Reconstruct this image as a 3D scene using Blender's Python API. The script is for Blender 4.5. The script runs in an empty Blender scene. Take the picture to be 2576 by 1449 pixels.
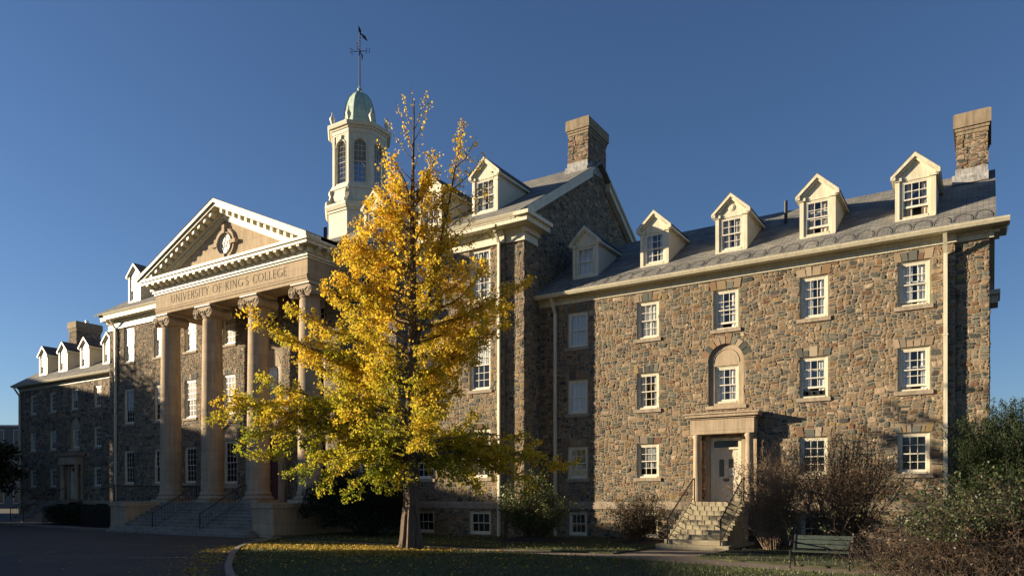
import bpy, math, random
import numpy as np
from mathutils import Vector, Matrix
random.seed(7); RNG = np.random.default_rng(7)
SC = bpy.context.scene; COL = SC.collection
PI = math.pi; R = math.radians

# ------------------------------------------------------------------ camera, sky, sun, exposure
CAM = (0.0, 0.0, 1.75)                      # x along the facade, y into the building
YAW = math.atan2(0.541, 0.841)
cam_d = bpy.data.cameras.new('camera'); cam = bpy.data.objects.new('camera', cam_d); COL.objects.link(cam)
cam.location = CAM; cam.rotation_euler = (PI/2, 0, YAW)
cam_d.sensor_width = 36; cam_d.sensor_fit = 'HORIZONTAL'
cam_d.lens = 36*1866/2576; cam_d.shift_y = 527.5/2576
cam_d.clip_end = 3000; cam_d.clip_start = .1
SC.camera = cam
SUN_EL = R(12.0); SUN_AZ = R(64)            # azimuth from the facade normal, towards the left
L = Vector((math.sin(SUN_AZ)*math.cos(SUN_EL), math.cos(SUN_AZ)*math.cos(SUN_EL), -math.sin(SUN_EL)))
sun_d = bpy.data.lights.new('sun', 'SUN'); sun = bpy.data.objects.new('sun', sun_d); COL.objects.link(sun)
sun_d.energy = 5.0; sun_d.angle = R(.5); sun_d.color = (1, .815, .57)
sun.rotation_euler = L.to_track_quat('-Z', 'Y').to_euler(); sun.location = (-40, -20, 30)
W = bpy.data.worlds.new('World'); SC.world = W; W.use_nodes = True
wn = W.node_tree.nodes; wl = W.node_tree.links
sky = wn.new('ShaderNodeTexSky'); sky.sky_type = 'NISHITA'; sky.sun_disc = False
sky.sun_elevation = SUN_EL; sky.sun_rotation = math.atan2(-L.x, -L.y)
sky.air_density = 1.0; sky.dust_density = 0.25; sky.ozone_density = 3.6; sky.altitude = 50
bg = wn['Background']; bg.inputs[1].default_value = .0535
tint = wn.new('ShaderNodeMix'); tint.data_type = 'RGBA'; tint.blend_type = 'MULTIPLY'; tint.inputs[0].default_value = 1; tint.inputs[7].default_value = (.86, .87, .98, 1)
wl.new(sky.outputs[0], tint.inputs[6]); wl.new(tint.outputs[2], bg.inputs[0])
SC.view_settings.view_transform = 'Standard'; SC.view_settings.look = 'None'
SC.view_settings.exposure = 1.28; SC.view_settings.gamma = 1
SC.render.engine = 'CYCLES'
SC.cycles.max_bounces = 6; SC.cycles.transparent_max_bounces = 12; SC.cycles.diffuse_bounces = 4
SC.cycles.use_denoising = True

# ------------------------------------------------------------------ mesh helpers
class MB:
    def __init__(s): s.v = []; s.f = []; s.c = []
    def add(s, vs, fs, col=None):
        b = len(s.v); s.v += [tuple(p) for p in vs]; s.f += [tuple(i+b for i in f) for f in fs]
        s.c += [col or (.5, .5, .5)]*len(vs); return s
    def box(s, x0, x1, y0, y1, z0, z1, col=None):
        if x0 > x1: x0, x1 = x1, x0
        if y0 > y1: y0, y1 = y1, y0
        if z0 > z1: z0, z1 = z1, z0
        return s.add([(x0,y0,z0),(x1,y0,z0),(x1,y1,z0),(x0,y1,z0),(x0,y0,z1),(x1,y0,z1),(x1,y1,z1),(x0,y1,z1)],
                     [(0,3,2,1),(4,5,6,7),(0,1,5,4),(1,2,6,5),(2,3,7,6),(3,0,4,7)], col)
    def prism(s, pts, d, col=None):
        """closed polygon (3d points, counter-clockwise seen from -d) extruded by vector d"""
        n = len(pts); a = [Vector(p) for p in pts]; b = [p+Vector(d) for p in a]
        fs = [tuple(range(n))[::-1], tuple(range(n, 2*n))] + [(i, (i+1) % n, n+(i+1) % n, n+i) for i in range(n)]
        return s.add(a+b, fs, col)
    def profx(s, prof, x0, x1, col=None):   # profile (y,z)
        return s.prism([(x0, y, z) for y, z in prof], (x1-x0, 0, 0), col)
    def lathe(s, cx, cy, prof, n=24, col=None, rot=0.0, axis='z'):
        m = len(prof); vs = []
        for r, z in prof:
            for i in range(n):
                a = rot+2*PI*i/n
                if axis == 'z': vs.append((cx+r*math.cos(a), cy+r*math.sin(a), z))
                else: vs.append((cx+r*math.cos(a), z, cy+r*math.sin(a)))
        fs = [(j*n+i, j*n+(i+1) % n, (j+1)*n+(i+1) % n, (j+1)*n+i) for j in range(m-1) for i in range(n)]
        fs += [tuple(range(n))[::-1], tuple(range((m-1)*n, m*n))]
        return s.add(vs, fs, col)
    def tube(s, path, r, n=6, col=None):
        P = [Vector(p) for p in path]; m = len(P); vs = []
        rr = r if isinstance(r, (list, tuple)) else [r]*m
        for i, p in enumerate(P):
            d = (P[min(i+1, m-1)]-P[max(i-1, 0)]).normalized()
            u = d.cross(Vector((0, 0, 1)))
            if u.length < .05: u = d.cross(Vector((0, 1, 0)))
            u.normalize(); w = d.cross(u)
            vs += [p+(u*math.cos(2*PI*k/n)+w*math.sin(2*PI*k/n))*rr[i] for k in range(n)]
        fs = [(j*n+i, j*n+(i+1) % n, (j+1)*n+(i+1) % n, (j+1)*n+i) for j in range(m-1) for i in range(n)]
        fs += [tuple(range(n))[::-1], tuple(range((m-1)*n, m*n))]
        return s.add(vs, fs, col)
    def mesh(s, name, mat, smooth=False, colors=False):
        me = bpy.data.meshes.new(name); me.from_pydata(s.v, [], s.f)
        me.materials.append(mat)
        if colors:
            at = me.color_attributes.new('Col', 'FLOAT_COLOR', 'POINT')
            arr = np.ones((len(s.v), 4), np.float32); arr[:, :3] = s.c; at.data.foreach_set('color', arr.ravel())
        import bmesh
        bm = bmesh.new(); bm.from_mesh(me); bmesh.ops.recalc_face_normals(bm, faces=bm.faces); bm.to_mesh(me); bm.free()
        if smooth:
            me.polygons.foreach_set('use_smooth', [True]*len(me.polygons))
            try: me.set_sharp_from_angle(angle=R(40))
            except Exception: pass
        return me

WLOC = {}
def link(name, data, parent=None, loc=(0, 0, 0)):
    o = bpy.data.objects.new(name, data); COL.objects.link(o)
    wl_ = Vector(loc); WLOC[o.name] = wl_
    if parent is not None: o.parent = parent; o.location = wl_-WLOC[parent.name]
    else: o.location = wl_
    return o
def part(name, mb, mat, parent=None, smooth=False, colors=False, loc=None):
    """mesh given in world coordinates, stored about `loc` (default: the parent's place)"""
    o_ = Vector(loc) if loc is not None else (WLOC[parent.name] if parent is not None else Vector((0, 0, 0)))
    mb.v = [(p[0]-o_.x, p[1]-o_.y, p[2]-o_.z) for p in mb.v]
    return link(name, mb.mesh(name, mat, smooth, colors), parent, o_)
def thing(name, label, cat, loc, group=None):
    o = link(name, None, None, loc); o.empty_display_size = .3; return tag(o, label, cat, group)
def tag(o, label=None, cat=None, group=None, kind=None):
    if label: o['label'] = label
    if cat: o['category'] = cat
    if group: o['group'] = group
    if kind: o['kind'] = kind
    return o
def struct(name, mb, mat, label=None, smooth=False):
    o = part(name, mb, mat, None, smooth); o['kind'] = 'structure'
    if label: o['label'] = label
    return o

# ------------------------------------------------------------------ materials
AK = .80      # scales built colours down evenly so their shade renders darker
def newmat(name):
    m = bpy.data.materials.new(name); m.use_nodes = True
    return m, m.node_tree.nodes, m.node_tree.links, m.node_tree.nodes['Principled BSDF']
def nd(ns, t, **kw):
    n = ns.new(t)
    for k, v in kw.items():
        if k.startswith('i_'): n.inputs[k[2:].replace('_', ' ')].default_value = v
        else: setattr(n, k, v)
    return n
def ramp(ns, stops, interp='LINEAR'):
    r = ns.new('ShaderNodeValToRGB'); r.color_ramp.interpolation = interp
    e = r.color_ramp.elements
    while len(e) < len(stops): e.new(.5)
    for i, (p, c) in enumerate(stops): e[i].position = p; e[i].color = (*c, 1)
    return r
def math_(ns, ls, op, a, b=None, clamp=False):
    n = ns.new('ShaderNodeMath'); n.operation = op; n.use_clamp = clamp
    for i, x in enumerate((a, b)):
        if x is None: continue
        if isinstance(x, (int, float)): n.inputs[i].default_value = x
        else: ls.new(x, n.inputs[i])
    return n.outputs[0]
def mixc(ns, ls, fac, a, b, mode='MIX'):
    n = ns.new('ShaderNodeMix'); n.data_type = 'RGBA'; n.blend_type = mode
    for i, x in ((0, fac), (6, a), (7, b)):
        if isinstance(x, (int, float)): n.inputs[i].default_value = x
        elif isinstance(x, tuple): n.inputs[i].default_value = (*x, 1)
        else: ls.new(x, n.inputs[i])
    return n.outputs[2]
def posxyz(ns, ls):
    g = ns.new('ShaderNodeNewGeometry'); s = ns.new('ShaderNodeSeparateXYZ'); ls.new(g.outputs['Position'], s.inputs[0])
    return g.outputs['Position'], s.outputs
def comb(ns, ls, x, y, z=0.0):
    c = ns.new('ShaderNodeCombineXYZ')
    for i, v in enumerate((x, y, z)):
        if isinstance(v, (int, float)): c.inputs[i].default_value = v
        else: ls.new(v, c.inputs[i])
    return c.outputs[0]

def plain(name, col, rough=.6, var=.12, vs=3.0, bump=.0, bs=40.0, metal=0.0, spec=.5, var2=None, streak=0.0):
    m, ns, ls, p = newmat(name); col = tuple(c*AK for c in col); var2 = tuple(c*AK for c in var2) if var2 else None
    P, _ = posxyz(ns, ls)
    n1 = nd(ns, 'ShaderNodeTexNoise', i_Scale=vs, i_Detail=6.0, i_Roughness=.6); ls.new(P, n1.inputs['Vector'])
    lo = tuple(c*(1-var) for c in col); hi = tuple(min(1, c*(1+var)) for c in (var2 or col))
    r = ramp(ns, [(.3, lo), (.7, hi)]); ls.new(n1.outputs[0], r.inputs[0]); out = r.outputs[0]
    if streak:                                        # rain streaks and grime running down the face
        mp = nd(ns, 'ShaderNodeMapping'); mp.inputs['Scale'].default_value = (7, 7, .55); ls.new(P, mp.inputs[0])
        n4 = nd(ns, 'ShaderNodeTexNoise', i_Scale=1.5, i_Detail=6.0, i_Roughness=.65); ls.new(mp.outputs[0], n4.inputs['Vector'])
        r4 = ramp(ns, [(.36, (1-streak, 1-streak, 1-streak*1.1)), (.56, (1, 1, 1))]); ls.new(n4.outputs[0], r4.inputs[0])
        out = mixc(ns, ls, 1.0, out, r4.outputs[0], 'MULTIPLY')
    ls.new(out, p.inputs['Base Color'])
    p.inputs['Roughness'].default_value = rough; p.inputs['Metallic'].default_value = metal
    p.inputs['Specular IOR Level'].default_value = spec
    if bump:
        n2 = nd(ns, 'ShaderNodeTexNoise', i_Scale=bs, i_Detail=5.0); ls.new(P, n2.inputs['Vector'])
        b = nd(ns, 'ShaderNodeBump', i_Strength=bump, i_Distance=.02); ls.new(n2.outputs[0], b.inputs['Height']); ls.new(b.outputs[0], p.inputs['Normal'])
    return m

STONE_PAL = [(.085, .09, .08), (.23, .145, .085), (.30, .225, .145), (.135, .14, .112), (.19, .112, .072), (.33, .255, .17), (.11, .118, .105),
             (.17, .165, .13), (.29, .19, .11), (.40, .32, .225), (.10, .088, .075), (.26, .21, .125), (.21, .19, .15), (.29, .21, .14), (.15, .16, .135), (.075, .08, .075)]
def rubble(name, off=0.0):
    m, ns, ls, p = newmat(name)
    P, s = posxyz(ns, ls)
    u = math_(ns, ls, 'ADD', s[0], s[1]); u = math_(ns, ls, 'ADD', u, off)
    base = comb(ns, ls, u, s[2])
    wz = nd(ns, 'ShaderNodeTexNoise', i_Scale=.7, i_Detail=2.0, noise_dimensions='2D'); ls.new(base, wz.inputs['Vector'])
    wf = nd(ns, 'ShaderNodeTexNoise', i_Scale=5.5, i_Detail=3.0, noise_dimensions='2D'); ls.new(base, wf.inputs['Vector'])
    def off2(n, amp):
        v = ns.new('ShaderNodeVectorMath'); v.operation = 'SUBTRACT'; ls.new(n.outputs['Color'], v.inputs[0]); v.inputs[1].default_value = (.5, .5, .5)
        k = ns.new('ShaderNodeVectorMath'); k.operation = 'MULTIPLY'; ls.new(v.outputs[0], k.inputs[0]); k.inputs[1].default_value = amp
        return k.outputs[0]
    a1 = ns.new('ShaderNodeVectorMath'); a1.operation = 'ADD'; ls.new(base, a1.inputs[0]); ls.new(off2(wz, (.8, .35, 0)), a1.inputs[1])
    a2 = ns.new('ShaderNodeVectorMath'); a2.operation = 'ADD'; ls.new(a1.outputs[0], a2.inputs[0]); ls.new(off2(wf, (.16, .09, 0)), a2.inputs[1])
    def layer(su, sz, rnd):
        sc = ns.new('ShaderNodeVectorMath'); sc.operation = 'MULTIPLY'; ls.new(a2.outputs[0], sc.inputs[0]); sc.inputs[1].default_value = (su, sz, 1)
        ve = nd(ns, 'ShaderNodeTexVoronoi', voronoi_dimensions='2D', feature='DISTANCE_TO_EDGE'); ls.new(sc.outputs[0], ve.inputs['Vector']); ve.inputs['Scale'].default_value = 1; ve.inputs['Randomness'].default_value = rnd
        vc = nd(ns, 'ShaderNodeTexVoronoi', voronoi_dimensions='2D', feature='F1'); ls.new(sc.outputs[0], vc.inputs['Vector']); vc.inputs['Scale'].default_value = 1; vc.inputs['Randomness'].default_value = rnd
        return ve.outputs['Distance'], vc.outputs['Color']
    dA, cA = layer(2.7, 6.2, 1.0); dB, cB = layer(3.9, 11.5, .9)
    nk = nd(ns, 'ShaderNodeTexNoise', i_Scale=.95, i_Detail=1.0, noise_dimensions='2D'); ls.new(base, nk.inputs['Vector'])
    pick = math_(ns, ls, 'GREATER_THAN', nk.outputs[0], .5)
    mixd = nd(ns, 'ShaderNodeMix', data_type='FLOAT'); ls.new(pick, mixd.inputs[0]); ls.new(dA, mixd.inputs[2]); ls.new(dB, mixd.inputs[3]); dist = mixd.outputs[0]
    cc = mixc(ns, ls, pick, cA, cB)
    sep = ns.new('ShaderNodeSeparateColor'); ls.new(cc, sep.inputs[0])
    r = ramp(ns, [(i/len(STONE_PAL), c) for i, c in enumerate(STONE_PAL)], 'CONSTANT'); ls.new(sep.outputs[0], r.inputs[0])
    vv = ramp(ns, [(0, (.66, .66, .66)), (1, (1.25, 1.25, 1.25))]); ls.new(sep.outputs[1], vv.inputs[0])
    c1 = mixc(ns, ls, 1.0, r.outputs[0], vv.outputs[0], 'MULTIPLY')
    ng = nd(ns, 'ShaderNodeTexNoise', i_Scale=11.0, i_Detail=6.0, i_Roughness=.7); ls.new(P, ng.inputs['Vector'])
    rg = ramp(ns, [(.3, (.50, .50, .51)), (.72, (1.08, 1.04, .99))]); ls.new(ng.outputs[0], rg.inputs[0])
    c2 = mixc(ns, ls, 1.0, c1, rg.outputs[0], 'MULTIPLY')
    mort = ramp(ns, [(.055, (1, 1, 1)), (.115, (0, 0, 0))]); ls.new(dist, mort.inputs[0])
    nm = nd(ns, 'ShaderNodeTexNoise', i_Scale=2.2, i_Detail=6.0); ls.new(P, nm.inputs['Vector'])
    mc = ramp(ns, [(.3, (.225, .172, .122)), (.7, (.35, .275, .20))]); ls.new(nm.outputs[0], mc.inputs[0])
    c3 = mixc(ns, ls, mort.outputs[0], c2, mc.outputs[0])
    nb = nd(ns, 'ShaderNodeTexNoise', i_Scale=.28, i_Detail=4.0); ls.new(P, nb.inputs['Vector'])
    rb = ramp(ns, [(.35, (.88, .88, .9)), (.65, (1.08, 1.07, 1.04))]); ls.new(nb.outputs[0], rb.inputs[0])
    c4 = mixc(ns, ls, 1.0, c3, rb.outputs[0], 'MULTIPLY')
    ls.new(c4, p.inputs['Base Color']); p.inputs['Roughness'].default_value = .9; p.inputs['Specular IOR Level'].default_value = .2
    hb = ramp(ns, [(.06, (0, 0, 0)), (.14, (.65, .65, .65)), (.32, (1, 1, 1))]); ls.new(dist, hb.inputs[0])
    hh = math_(ns, ls, 'ADD', math_(ns, ls, 'MULTIPLY', hb.outputs[0], .6), math_(ns, ls, 'MULTIPLY', ng.outputs[0], .6))
    hh = math_(ns, ls, 'ADD', hh, math_(ns, ls, 'MULTIPLY', math_(ns, ls, 'MULTIPLY', sep.outputs[2], hb.outputs[0]), .5))
    b = nd(ns, 'ShaderNodeBump', i_Strength=.75, i_Distance=.035); ls.new(hh, b.inputs['Height']); ls.new(b.outputs[0], p.inputs['Normal'])
    return m
def attr_mat(name, rough=.8, transl=0.0, mul=1.0, spec=.25):
    m, ns, ls, p = newmat(name)
    a = nd(ns, 'ShaderNodeAttribute', attribute_name='Col'); p.inputs['Roughness'].default_value = rough; p.inputs['Specular IOR Level'].default_value = spec
    cm = mixc(ns, ls, 1.0, a.outputs[0], (mul, mul, mul), 'MULTIPLY'); ls.new(cm, p.inputs['Base Color'])
    if transl:
        t = ns.new('ShaderNodeBsdfTranslucent'); ls.new(cm, t.inputs[0])
        mx = ns.new('ShaderNodeMixShader'); mx.inputs[0].default_value = transl
        ls.new(p.outputs[0], mx.inputs[1]); ls.new(t.outputs[0], mx.inputs[2]); ls.new(mx.outputs[0], ns['Material Output'].inputs[0])
    return m
def shingle(name, col, front=True):
    col = tuple(c*AK for c in col)
    m, ns, ls, p = newmat(name)
    P, s = posxyz(ns, ls)
    v = math_(ns, ls, 'MULTIPLY', s[2], 1.75)
    vec = comb(ns, ls, s[0] if front else s[1], v)
    br = nd(ns, 'ShaderNodeTexBrick', offset=.5, i_Scale=1.0, i_Mortar_Size=.012, i_Bias=0.0, i_Brick_Width=.34, i_Row_Height=.17, i_Mortar_Smooth=.2)
    ls.new(vec, br.inputs['Vector'])
    br.inputs['Color1'].default_value = (*[c*.8 for c in col], 1); br.inputs['Color2'].default_value = (*[c*1.2 for c in col], 1); br.inputs['Mortar'].default_value = (*[c*.4 for c in col], 1)
    n = nd(ns, 'ShaderNodeTexNoise', i_Scale=1.3, i_Detail=6.0); ls.new(P, n.inputs['Vector'])
    rr = ramp(ns, [(.3, (.66, .68, .72)), (.7, (1.22, 1.17, 1.06))]); ls.new(n.outputs[0], rr.inputs[0])
    ls.new(mixc(ns, ls, 1.0, br.outputs[0], rr.outputs[0], 'MULTIPLY'), p.inputs['Base Color'])
    p.inputs['Roughness'].default_value = .85; p.inputs['Specular IOR Level'].default_value = .25
    fr = math_(ns, ls, 'FRACT', math_(ns, ls, 'DIVIDE', v, .17))
    h = math_(ns, ls, 'SUBTRACT', math_(ns, ls, 'SUBTRACT', 1.0, fr), br.outputs['Fac'])
    b = nd(ns, 'ShaderNodeBump', i_Strength=.6, i_Distance=.015); ls.new(h, b.inputs['Height']); ls.new(b.outputs[0], p.inputs['Normal'])
    return m
def ashlar(name, col, bw=1.5, bh=.55):
    col = tuple(c*AK for c in col)
    m, ns, ls, p = newmat(name)
    P, s = posxyz(ns, ls)
    vec = comb(ns, ls, math_(ns, ls, 'ADD', s[0], s[1]), s[2])
    br = nd(ns, 'ShaderNodeTexBrick', offset=.5, i_Scale=1.0, i_Mortar_Size=.008, i_Brick_Width=bw, i_Row_Height=bh); ls.new(vec, br.inputs['Vector'])
    br.inputs['Color1'].default_value = (*[c*.93 for c in col], 1); br.inputs['Color2'].default_value = (*[c*1.06 for c in col], 1); br.inputs['Mortar'].default_value = (*[c*.62 for c in col], 1)
    n = nd(ns, 'ShaderNodeTexNoise', i_Scale=1.6, i_Detail=8.0, i_Roughness=.7); ls.new(P, n.inputs['Vector'])
    rr = ramp(ns, [(.3, (.85, .85, .85)), (.7, (1.1, 1.09, 1.07))]); ls.new(n.outputs[0], rr.inputs[0])
    mp = nd(ns, 'ShaderNodeMapping'); mp.inputs['Scale'].default_value = (5, 5, .45); ls.new(P, mp.inputs[0])
    n4 = nd(ns, 'ShaderNodeTexNoise', i_Scale=1.4, i_Detail=6.0, i_Roughness=.65); ls.new(mp.outputs[0], n4.inputs['Vector'])
    r4 = ramp(ns, [(.36, (.76, .76, .74)), (.56, (1, 1, 1))]); ls.new(n4.outputs[0], r4.inputs[0])
    ls.new(mixc(ns, ls, 1.0, mixc(ns, ls, 1.0, br.outputs[0], rr.outputs[0], 'MULTIPLY'), r4.outputs[0], 'MULTIPLY'), p.inputs['Base Color'])
    p.inputs['Roughness'].default_value = .85; p.inputs['Specular IOR Level'].default_value = .2
    b = nd(ns, 'ShaderNodeBump', i_Strength=.4, i_Distance=.01); ls.new(n.outputs[0], b.inputs['Height']); ls.new(b.outputs[0], p.inputs['Normal'])
    return m
def siding(name, col, pitch=.13):
    col = tuple(c*AK for c in col)
    m, ns, ls, p = newmat(name)
    P, s = posxyz(ns, ls)
    fr = math_(ns, ls, 'FRACT', math_(ns, ls, 'DIVIDE', s[2], pitch))
    h = math_(ns, ls, 'SUBTRACT', 1.0, fr)
    n = nd(ns, 'ShaderNodeTexNoise', i_Scale=2.5, i_Detail=5.0); ls.new(P, n.inputs['Vector'])
    rr = ramp(ns, [(.3, tuple(c*.9 for c in col)), (.7, tuple(c*1.05 for c in col))]); ls.new(n.outputs[0], rr.inputs[0])
    seam = ramp(ns, [(.0, (.55, .55, .55)), (.08, (1, 1, 1))]); ls.new(fr, seam.inputs[0])
    ls.new(mixc(ns, ls, 1.0, rr.outputs[0], seam.outputs[0], 'MULTIPLY'), p.inputs['Base Color']); p.inputs['Roughness'].default_value = .55
    b = nd(ns, 'ShaderNodeBump', i_Strength=.8, i_Distance=.02); ls.new(h, b.inputs['Height']); ls.new(b.outputs[0], p.inputs['Normal'])
    return m
def glass_mat(name, f0=.085, tint=(.86, .9, .92)):
    m, ns, ls, p = newmat(name); ns.remove(p)
    P, _ = posxyz(ns, ls)
    t = ns.new('ShaderNodeBsdfTransparent'); t.inputs[0].default_value = (*tint, 1)
    g = ns.new('ShaderNodeBsdfGlossy'); g.inputs['Roughness'].default_value = .03
    n = nd(ns, 'ShaderNodeTexNoise', i_Scale=1.4, i_Detail=1.0); ls.new(P, n.inputs['Vector'])
    b = nd(ns, 'ShaderNodeBump', i_Strength=.06, i_Distance=.1); ls.new(n.outputs[0], b.inputs['Height']); ls.new(b.outputs[0], g.inputs['Normal'])
    gh = ns.new('ShaderNodeBsdfGlossy'); gh.inputs['Roughness'].default_value = .24; gm = ns.new('ShaderNodeMixShader'); gm.inputs[0].default_value = .22
    ls.new(g.outputs[0], gm.inputs[1]); ls.new(gh.outputs[0], gm.inputs[2])
    ge = ns.new('ShaderNodeNewGeometry'); dp = ns.new('ShaderNodeVectorMath'); dp.operation = 'DOT_PRODUCT'; ls.new(ge.outputs['Normal'], dp.inputs[0]); ls.new(ge.outputs['Incoming'], dp.inputs[1])
    k = math_(ns, ls, 'POWER', math_(ns, ls, 'SUBTRACT', 1.0, math_(ns, ls, 'ABSOLUTE', dp.outputs['Value'])), 5.0); f = math_(ns, ls, 'ADD', math_(ns, ls, 'MULTIPLY', k, 1-f0), f0)
    mx = ns.new('ShaderNodeMixShader'); ls.new(f, mx.inputs[0]); ls.new(t.outputs[0], mx.inputs[1]); ls.new(gm.outputs[0], mx.inputs[2])
    ls.new(mx.outputs[0], ns['Material Output'].inputs[0])
    return m

M_RUB = rubble('rubble_stone'); M_RUBD = rubble('rubble_stone_dark', 31.0)
M_CREAM = plain('cream_paint', (.79, .73, .545), .5, .07, 2.0, .1, 14, streak=.22)
M_SASH = plain('white_sash_paint', (.80, .75, .63), .45, .05, 3)
M_SIDE = siding('cream_clapboard', (.74, .67, .49)); M_SIDEF = siding('cupola_clapboard', (.74, .67, .52), .16)
M_SAND = ashlar('sandstone_ashlar', (.53, .415, .28)); M_SANDP = plain('sandstone', (.49, .385, .265), .85, .16, 1.5, .3, 30, streak=.26)
M_CAP = plain('chimney_cap_stone', (.33, .26, .175), .9, .2, 2.5, .3, 25, streak=.35); M_SILL = plain('sill_stone', (.41, .333, .245), .85, .18, 4, .25, 40, streak=.28)
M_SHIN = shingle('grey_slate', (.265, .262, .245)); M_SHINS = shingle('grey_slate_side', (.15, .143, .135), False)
M_DARKROOF = plain('dark_roof_edge', (.05, .045, .042), .8)
M_GLASS = glass_mat('window_glass'); M_CURT = plain('white_curtain', (.78, .77, .74), .9, .06, 5); M_CURTG = plain('beige_curtain', (.45, .40, .33), .9, .1, 5)
M_LINT = attr_mat('arch_stones', .9, 0, .8)
M_LEAD = plain('lead_flashing', (.40, .395, .38), .6, .35, 5, .3, 20, streak=.45)
M_METAL = plain('galvanised_metal', (.55, .56, .58), .35, .1, 4, metal=.9)
M_BLACK = plain('black_iron', (.018, .018, .020), .5, .2, 6)
M_COPPER = plain('verdigris_copper', (.42, .58, .47), .7, .14, 2.2, .1, 10, var2=(.50, .64, .53), streak=.3)
M_DOORW = plain('cream_door_paint', (.70, .62, .48), .45, .05, 3); M_DOORR = plain('dark_red_door', (.12, .022, .022), .45, .15, 3)
M_LETSHADE_TRACERY = plain('letter_shade_and_tracery', (.13, .095, .065), .9, .1, 3)  # flat letters: dark colour stands in for shade in carved grooves; also dark tracery
M_STEP = plain('granite_step', (.30, .27, .23), .85, .3, 2.2, .25, 30, streak=.3); M_STEPW = plain('worn_step_stone', (.40, .33, .23), .85, .25, 3, .25, 30, var2=(.42, .37, .24), streak=.25)
M_BARK = None

# ------------------------------------------------------------------ building
XC = -34.9; YM = 28.45; YMC = 28.6; YW = 30.0
BLD = thing('college_building', 'long stone college hall with columned portico, copper-domed cupola and two dormered wings', 'building', (XC, YM, 0))

def wall_x(x0, x1, z0, z1, y, openings, depth=.24, top=None):
    """front wall in plane y facing -y with rectangular or arched openings; reveals go back by depth"""
    mb = MB()
    xs = sorted({x0, x1} | {o[0] for o in openings} | {o[1] for o in openings}); zs = sorted({z0, z1} | {o[2] for o in openings} | {o[3] for o in openings})
    for a, b in zip(xs, xs[1:]):
        for c, d in zip(zs, zs[1:]):
            cx, cz = (a+b)/2, (c+d)/2
            if any(o[0] < cx < o[1] and o[2] < cz < o[3] for o in openings): continue
            mb.add([(a, y, c), (b, y, c), (b, y, d), (a, y, d)], [(0, 1, 2, 3)])
    for o in openings:
        a, b, c, d = o[:4]; yb = y+depth
        if len(o) > 4:                                   # arched head
            r = (b-a)/2; n = 10; zc = d-r; cx = (a+b)/2
            pts = [(cx-r*math.cos(PI*i/(2*n)), zc+r*math.sin(PI*i/(2*n))) for i in range(n+1)]
            for sgn in (1, -1):
                q = [(cx+sgn*(p[0]-cx), p[1]) for p in pts]; corner = (cx+sgn*(a-cx), d)
                for i in range(n): mb.add([(corner[0], y, corner[1]), (q[i][0], y, q[i][1]), (q[i+1][0], y, q[i+1][1])], [(0, 1, 2)])
                for i in range(n): mb.add([(q[i][0], y, q[i][1]), (q[i+1][0], y, q[i+1][1]), (q[i+1][0], yb, q[i+1][1]), (q[i][0], yb, q[i][1])], [(0, 1, 2, 3)])
            d = zc
        else: mb.add([(a, y, d), (b, y, d), (b, yb, d), (a, yb, d)], [(0, 1, 2, 3)])
        mb.add([(a, y, c), (a, yb, c), (a, yb, d), (a, y, d)], [(0, 1, 2, 3)])
        mb.add([(b, y, c), (b, y, d), (b, yb, d), (b, yb, c)], [(0, 1, 2, 3)])
        mb.add([(a, y, c), (b, y, c), (b, yb, c), (a, yb, c)], [(0, 1, 2, 3)])
    return mb
def corner_stones(mb, x, y, z0, z1, dx, dy, w=(.22, .55), p=.022):
    """irregular stones along a vertical corner at (x,y); the walls run towards dx along x and dy along y"""
    z = z0
    while z < z1-.05:
        h = min(random.uniform(.12, .34), z1-z); a = random.uniform(*w); b = random.uniform(*w); q = random.uniform(.004, p); q2 = random.uniform(.004, p+.02)
        mb.box(x-dx*q2, x+dx*a, y-dy*q, y+dy*b, z+.01, z+h-.012); z += h

def rubble_mat(name):
    m, ns, ls, p = newmat(name); P, _ = posxyz(ns, ls)
    a = nd(ns, 'ShaderNodeAttribute', attribute_name='Col')
    n1 = nd(ns, 'ShaderNodeTexNoise', i_Scale=9.0, i_Detail=7.0, i_Roughness=.7); ls.new(P, n1.inputs['Vector'])
    r1 = ramp(ns, [(.3, (.50, .50, .51)), (.72, (1.10, 1.06, 1.0))]); ls.new(n1.outputs[0], r1.inputs[0])
    n2 = nd(ns, 'ShaderNodeTexNoise', i_Scale=.3, i_Detail=4.0); ls.new(P, n2.inputs['Vector'])
    r2 = ramp(ns, [(.35, (.86, .86, .88)), (.65, (1.1, 1.08, 1.04))]); ls.new(n2.outputs[0], r2.inputs[0])
    ls.new(mixc(ns, ls, 1.0, mixc(ns, ls, 1.0, a.outputs[0], r1.outputs[0], 'MULTIPLY'), r2.outputs[0], 'MULTIPLY'), p.inputs['Base Color'])
    p.inputs['Roughness'].default_value = .9; p.inputs['Specular IOR Level'].default_value = .2
    n3 = nd(ns, 'ShaderNodeTexNoise', i_Scale=16.0, i_Detail=6.0, i_Roughness=.7); ls.new(P, n3.inputs['Vector'])
    b = nd(ns, 'ShaderNodeBump', i_Strength=.8, i_Distance=.03); ls.new(n3.outputs[0], b.inputs['Height']); ls.new(b.outputs[0], p.inputs['Normal'])
    return m
M_STONES = rubble_mat('rubble_stones')
WALL_PAL = [((.085, .092, .085), 10), ((.125, .132, .112), 12), ((.165, .165, .138), 9), ((.235, .155, .09), 7), ((.185, .11, .07), 5), ((.30, .225, .15), 13), ((.34, .265, .185), 9),
            ((.27, .20, .12), 8), ((.29, .215, .10), 3), ((.40, .33, .24), 4), ((.22, .185, .14), 12), ((.11, .10, .09), 6), ((.26, .195, .125), 8)]
_wp = [c for c, k in WALL_PAL for _ in range(k)]
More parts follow.
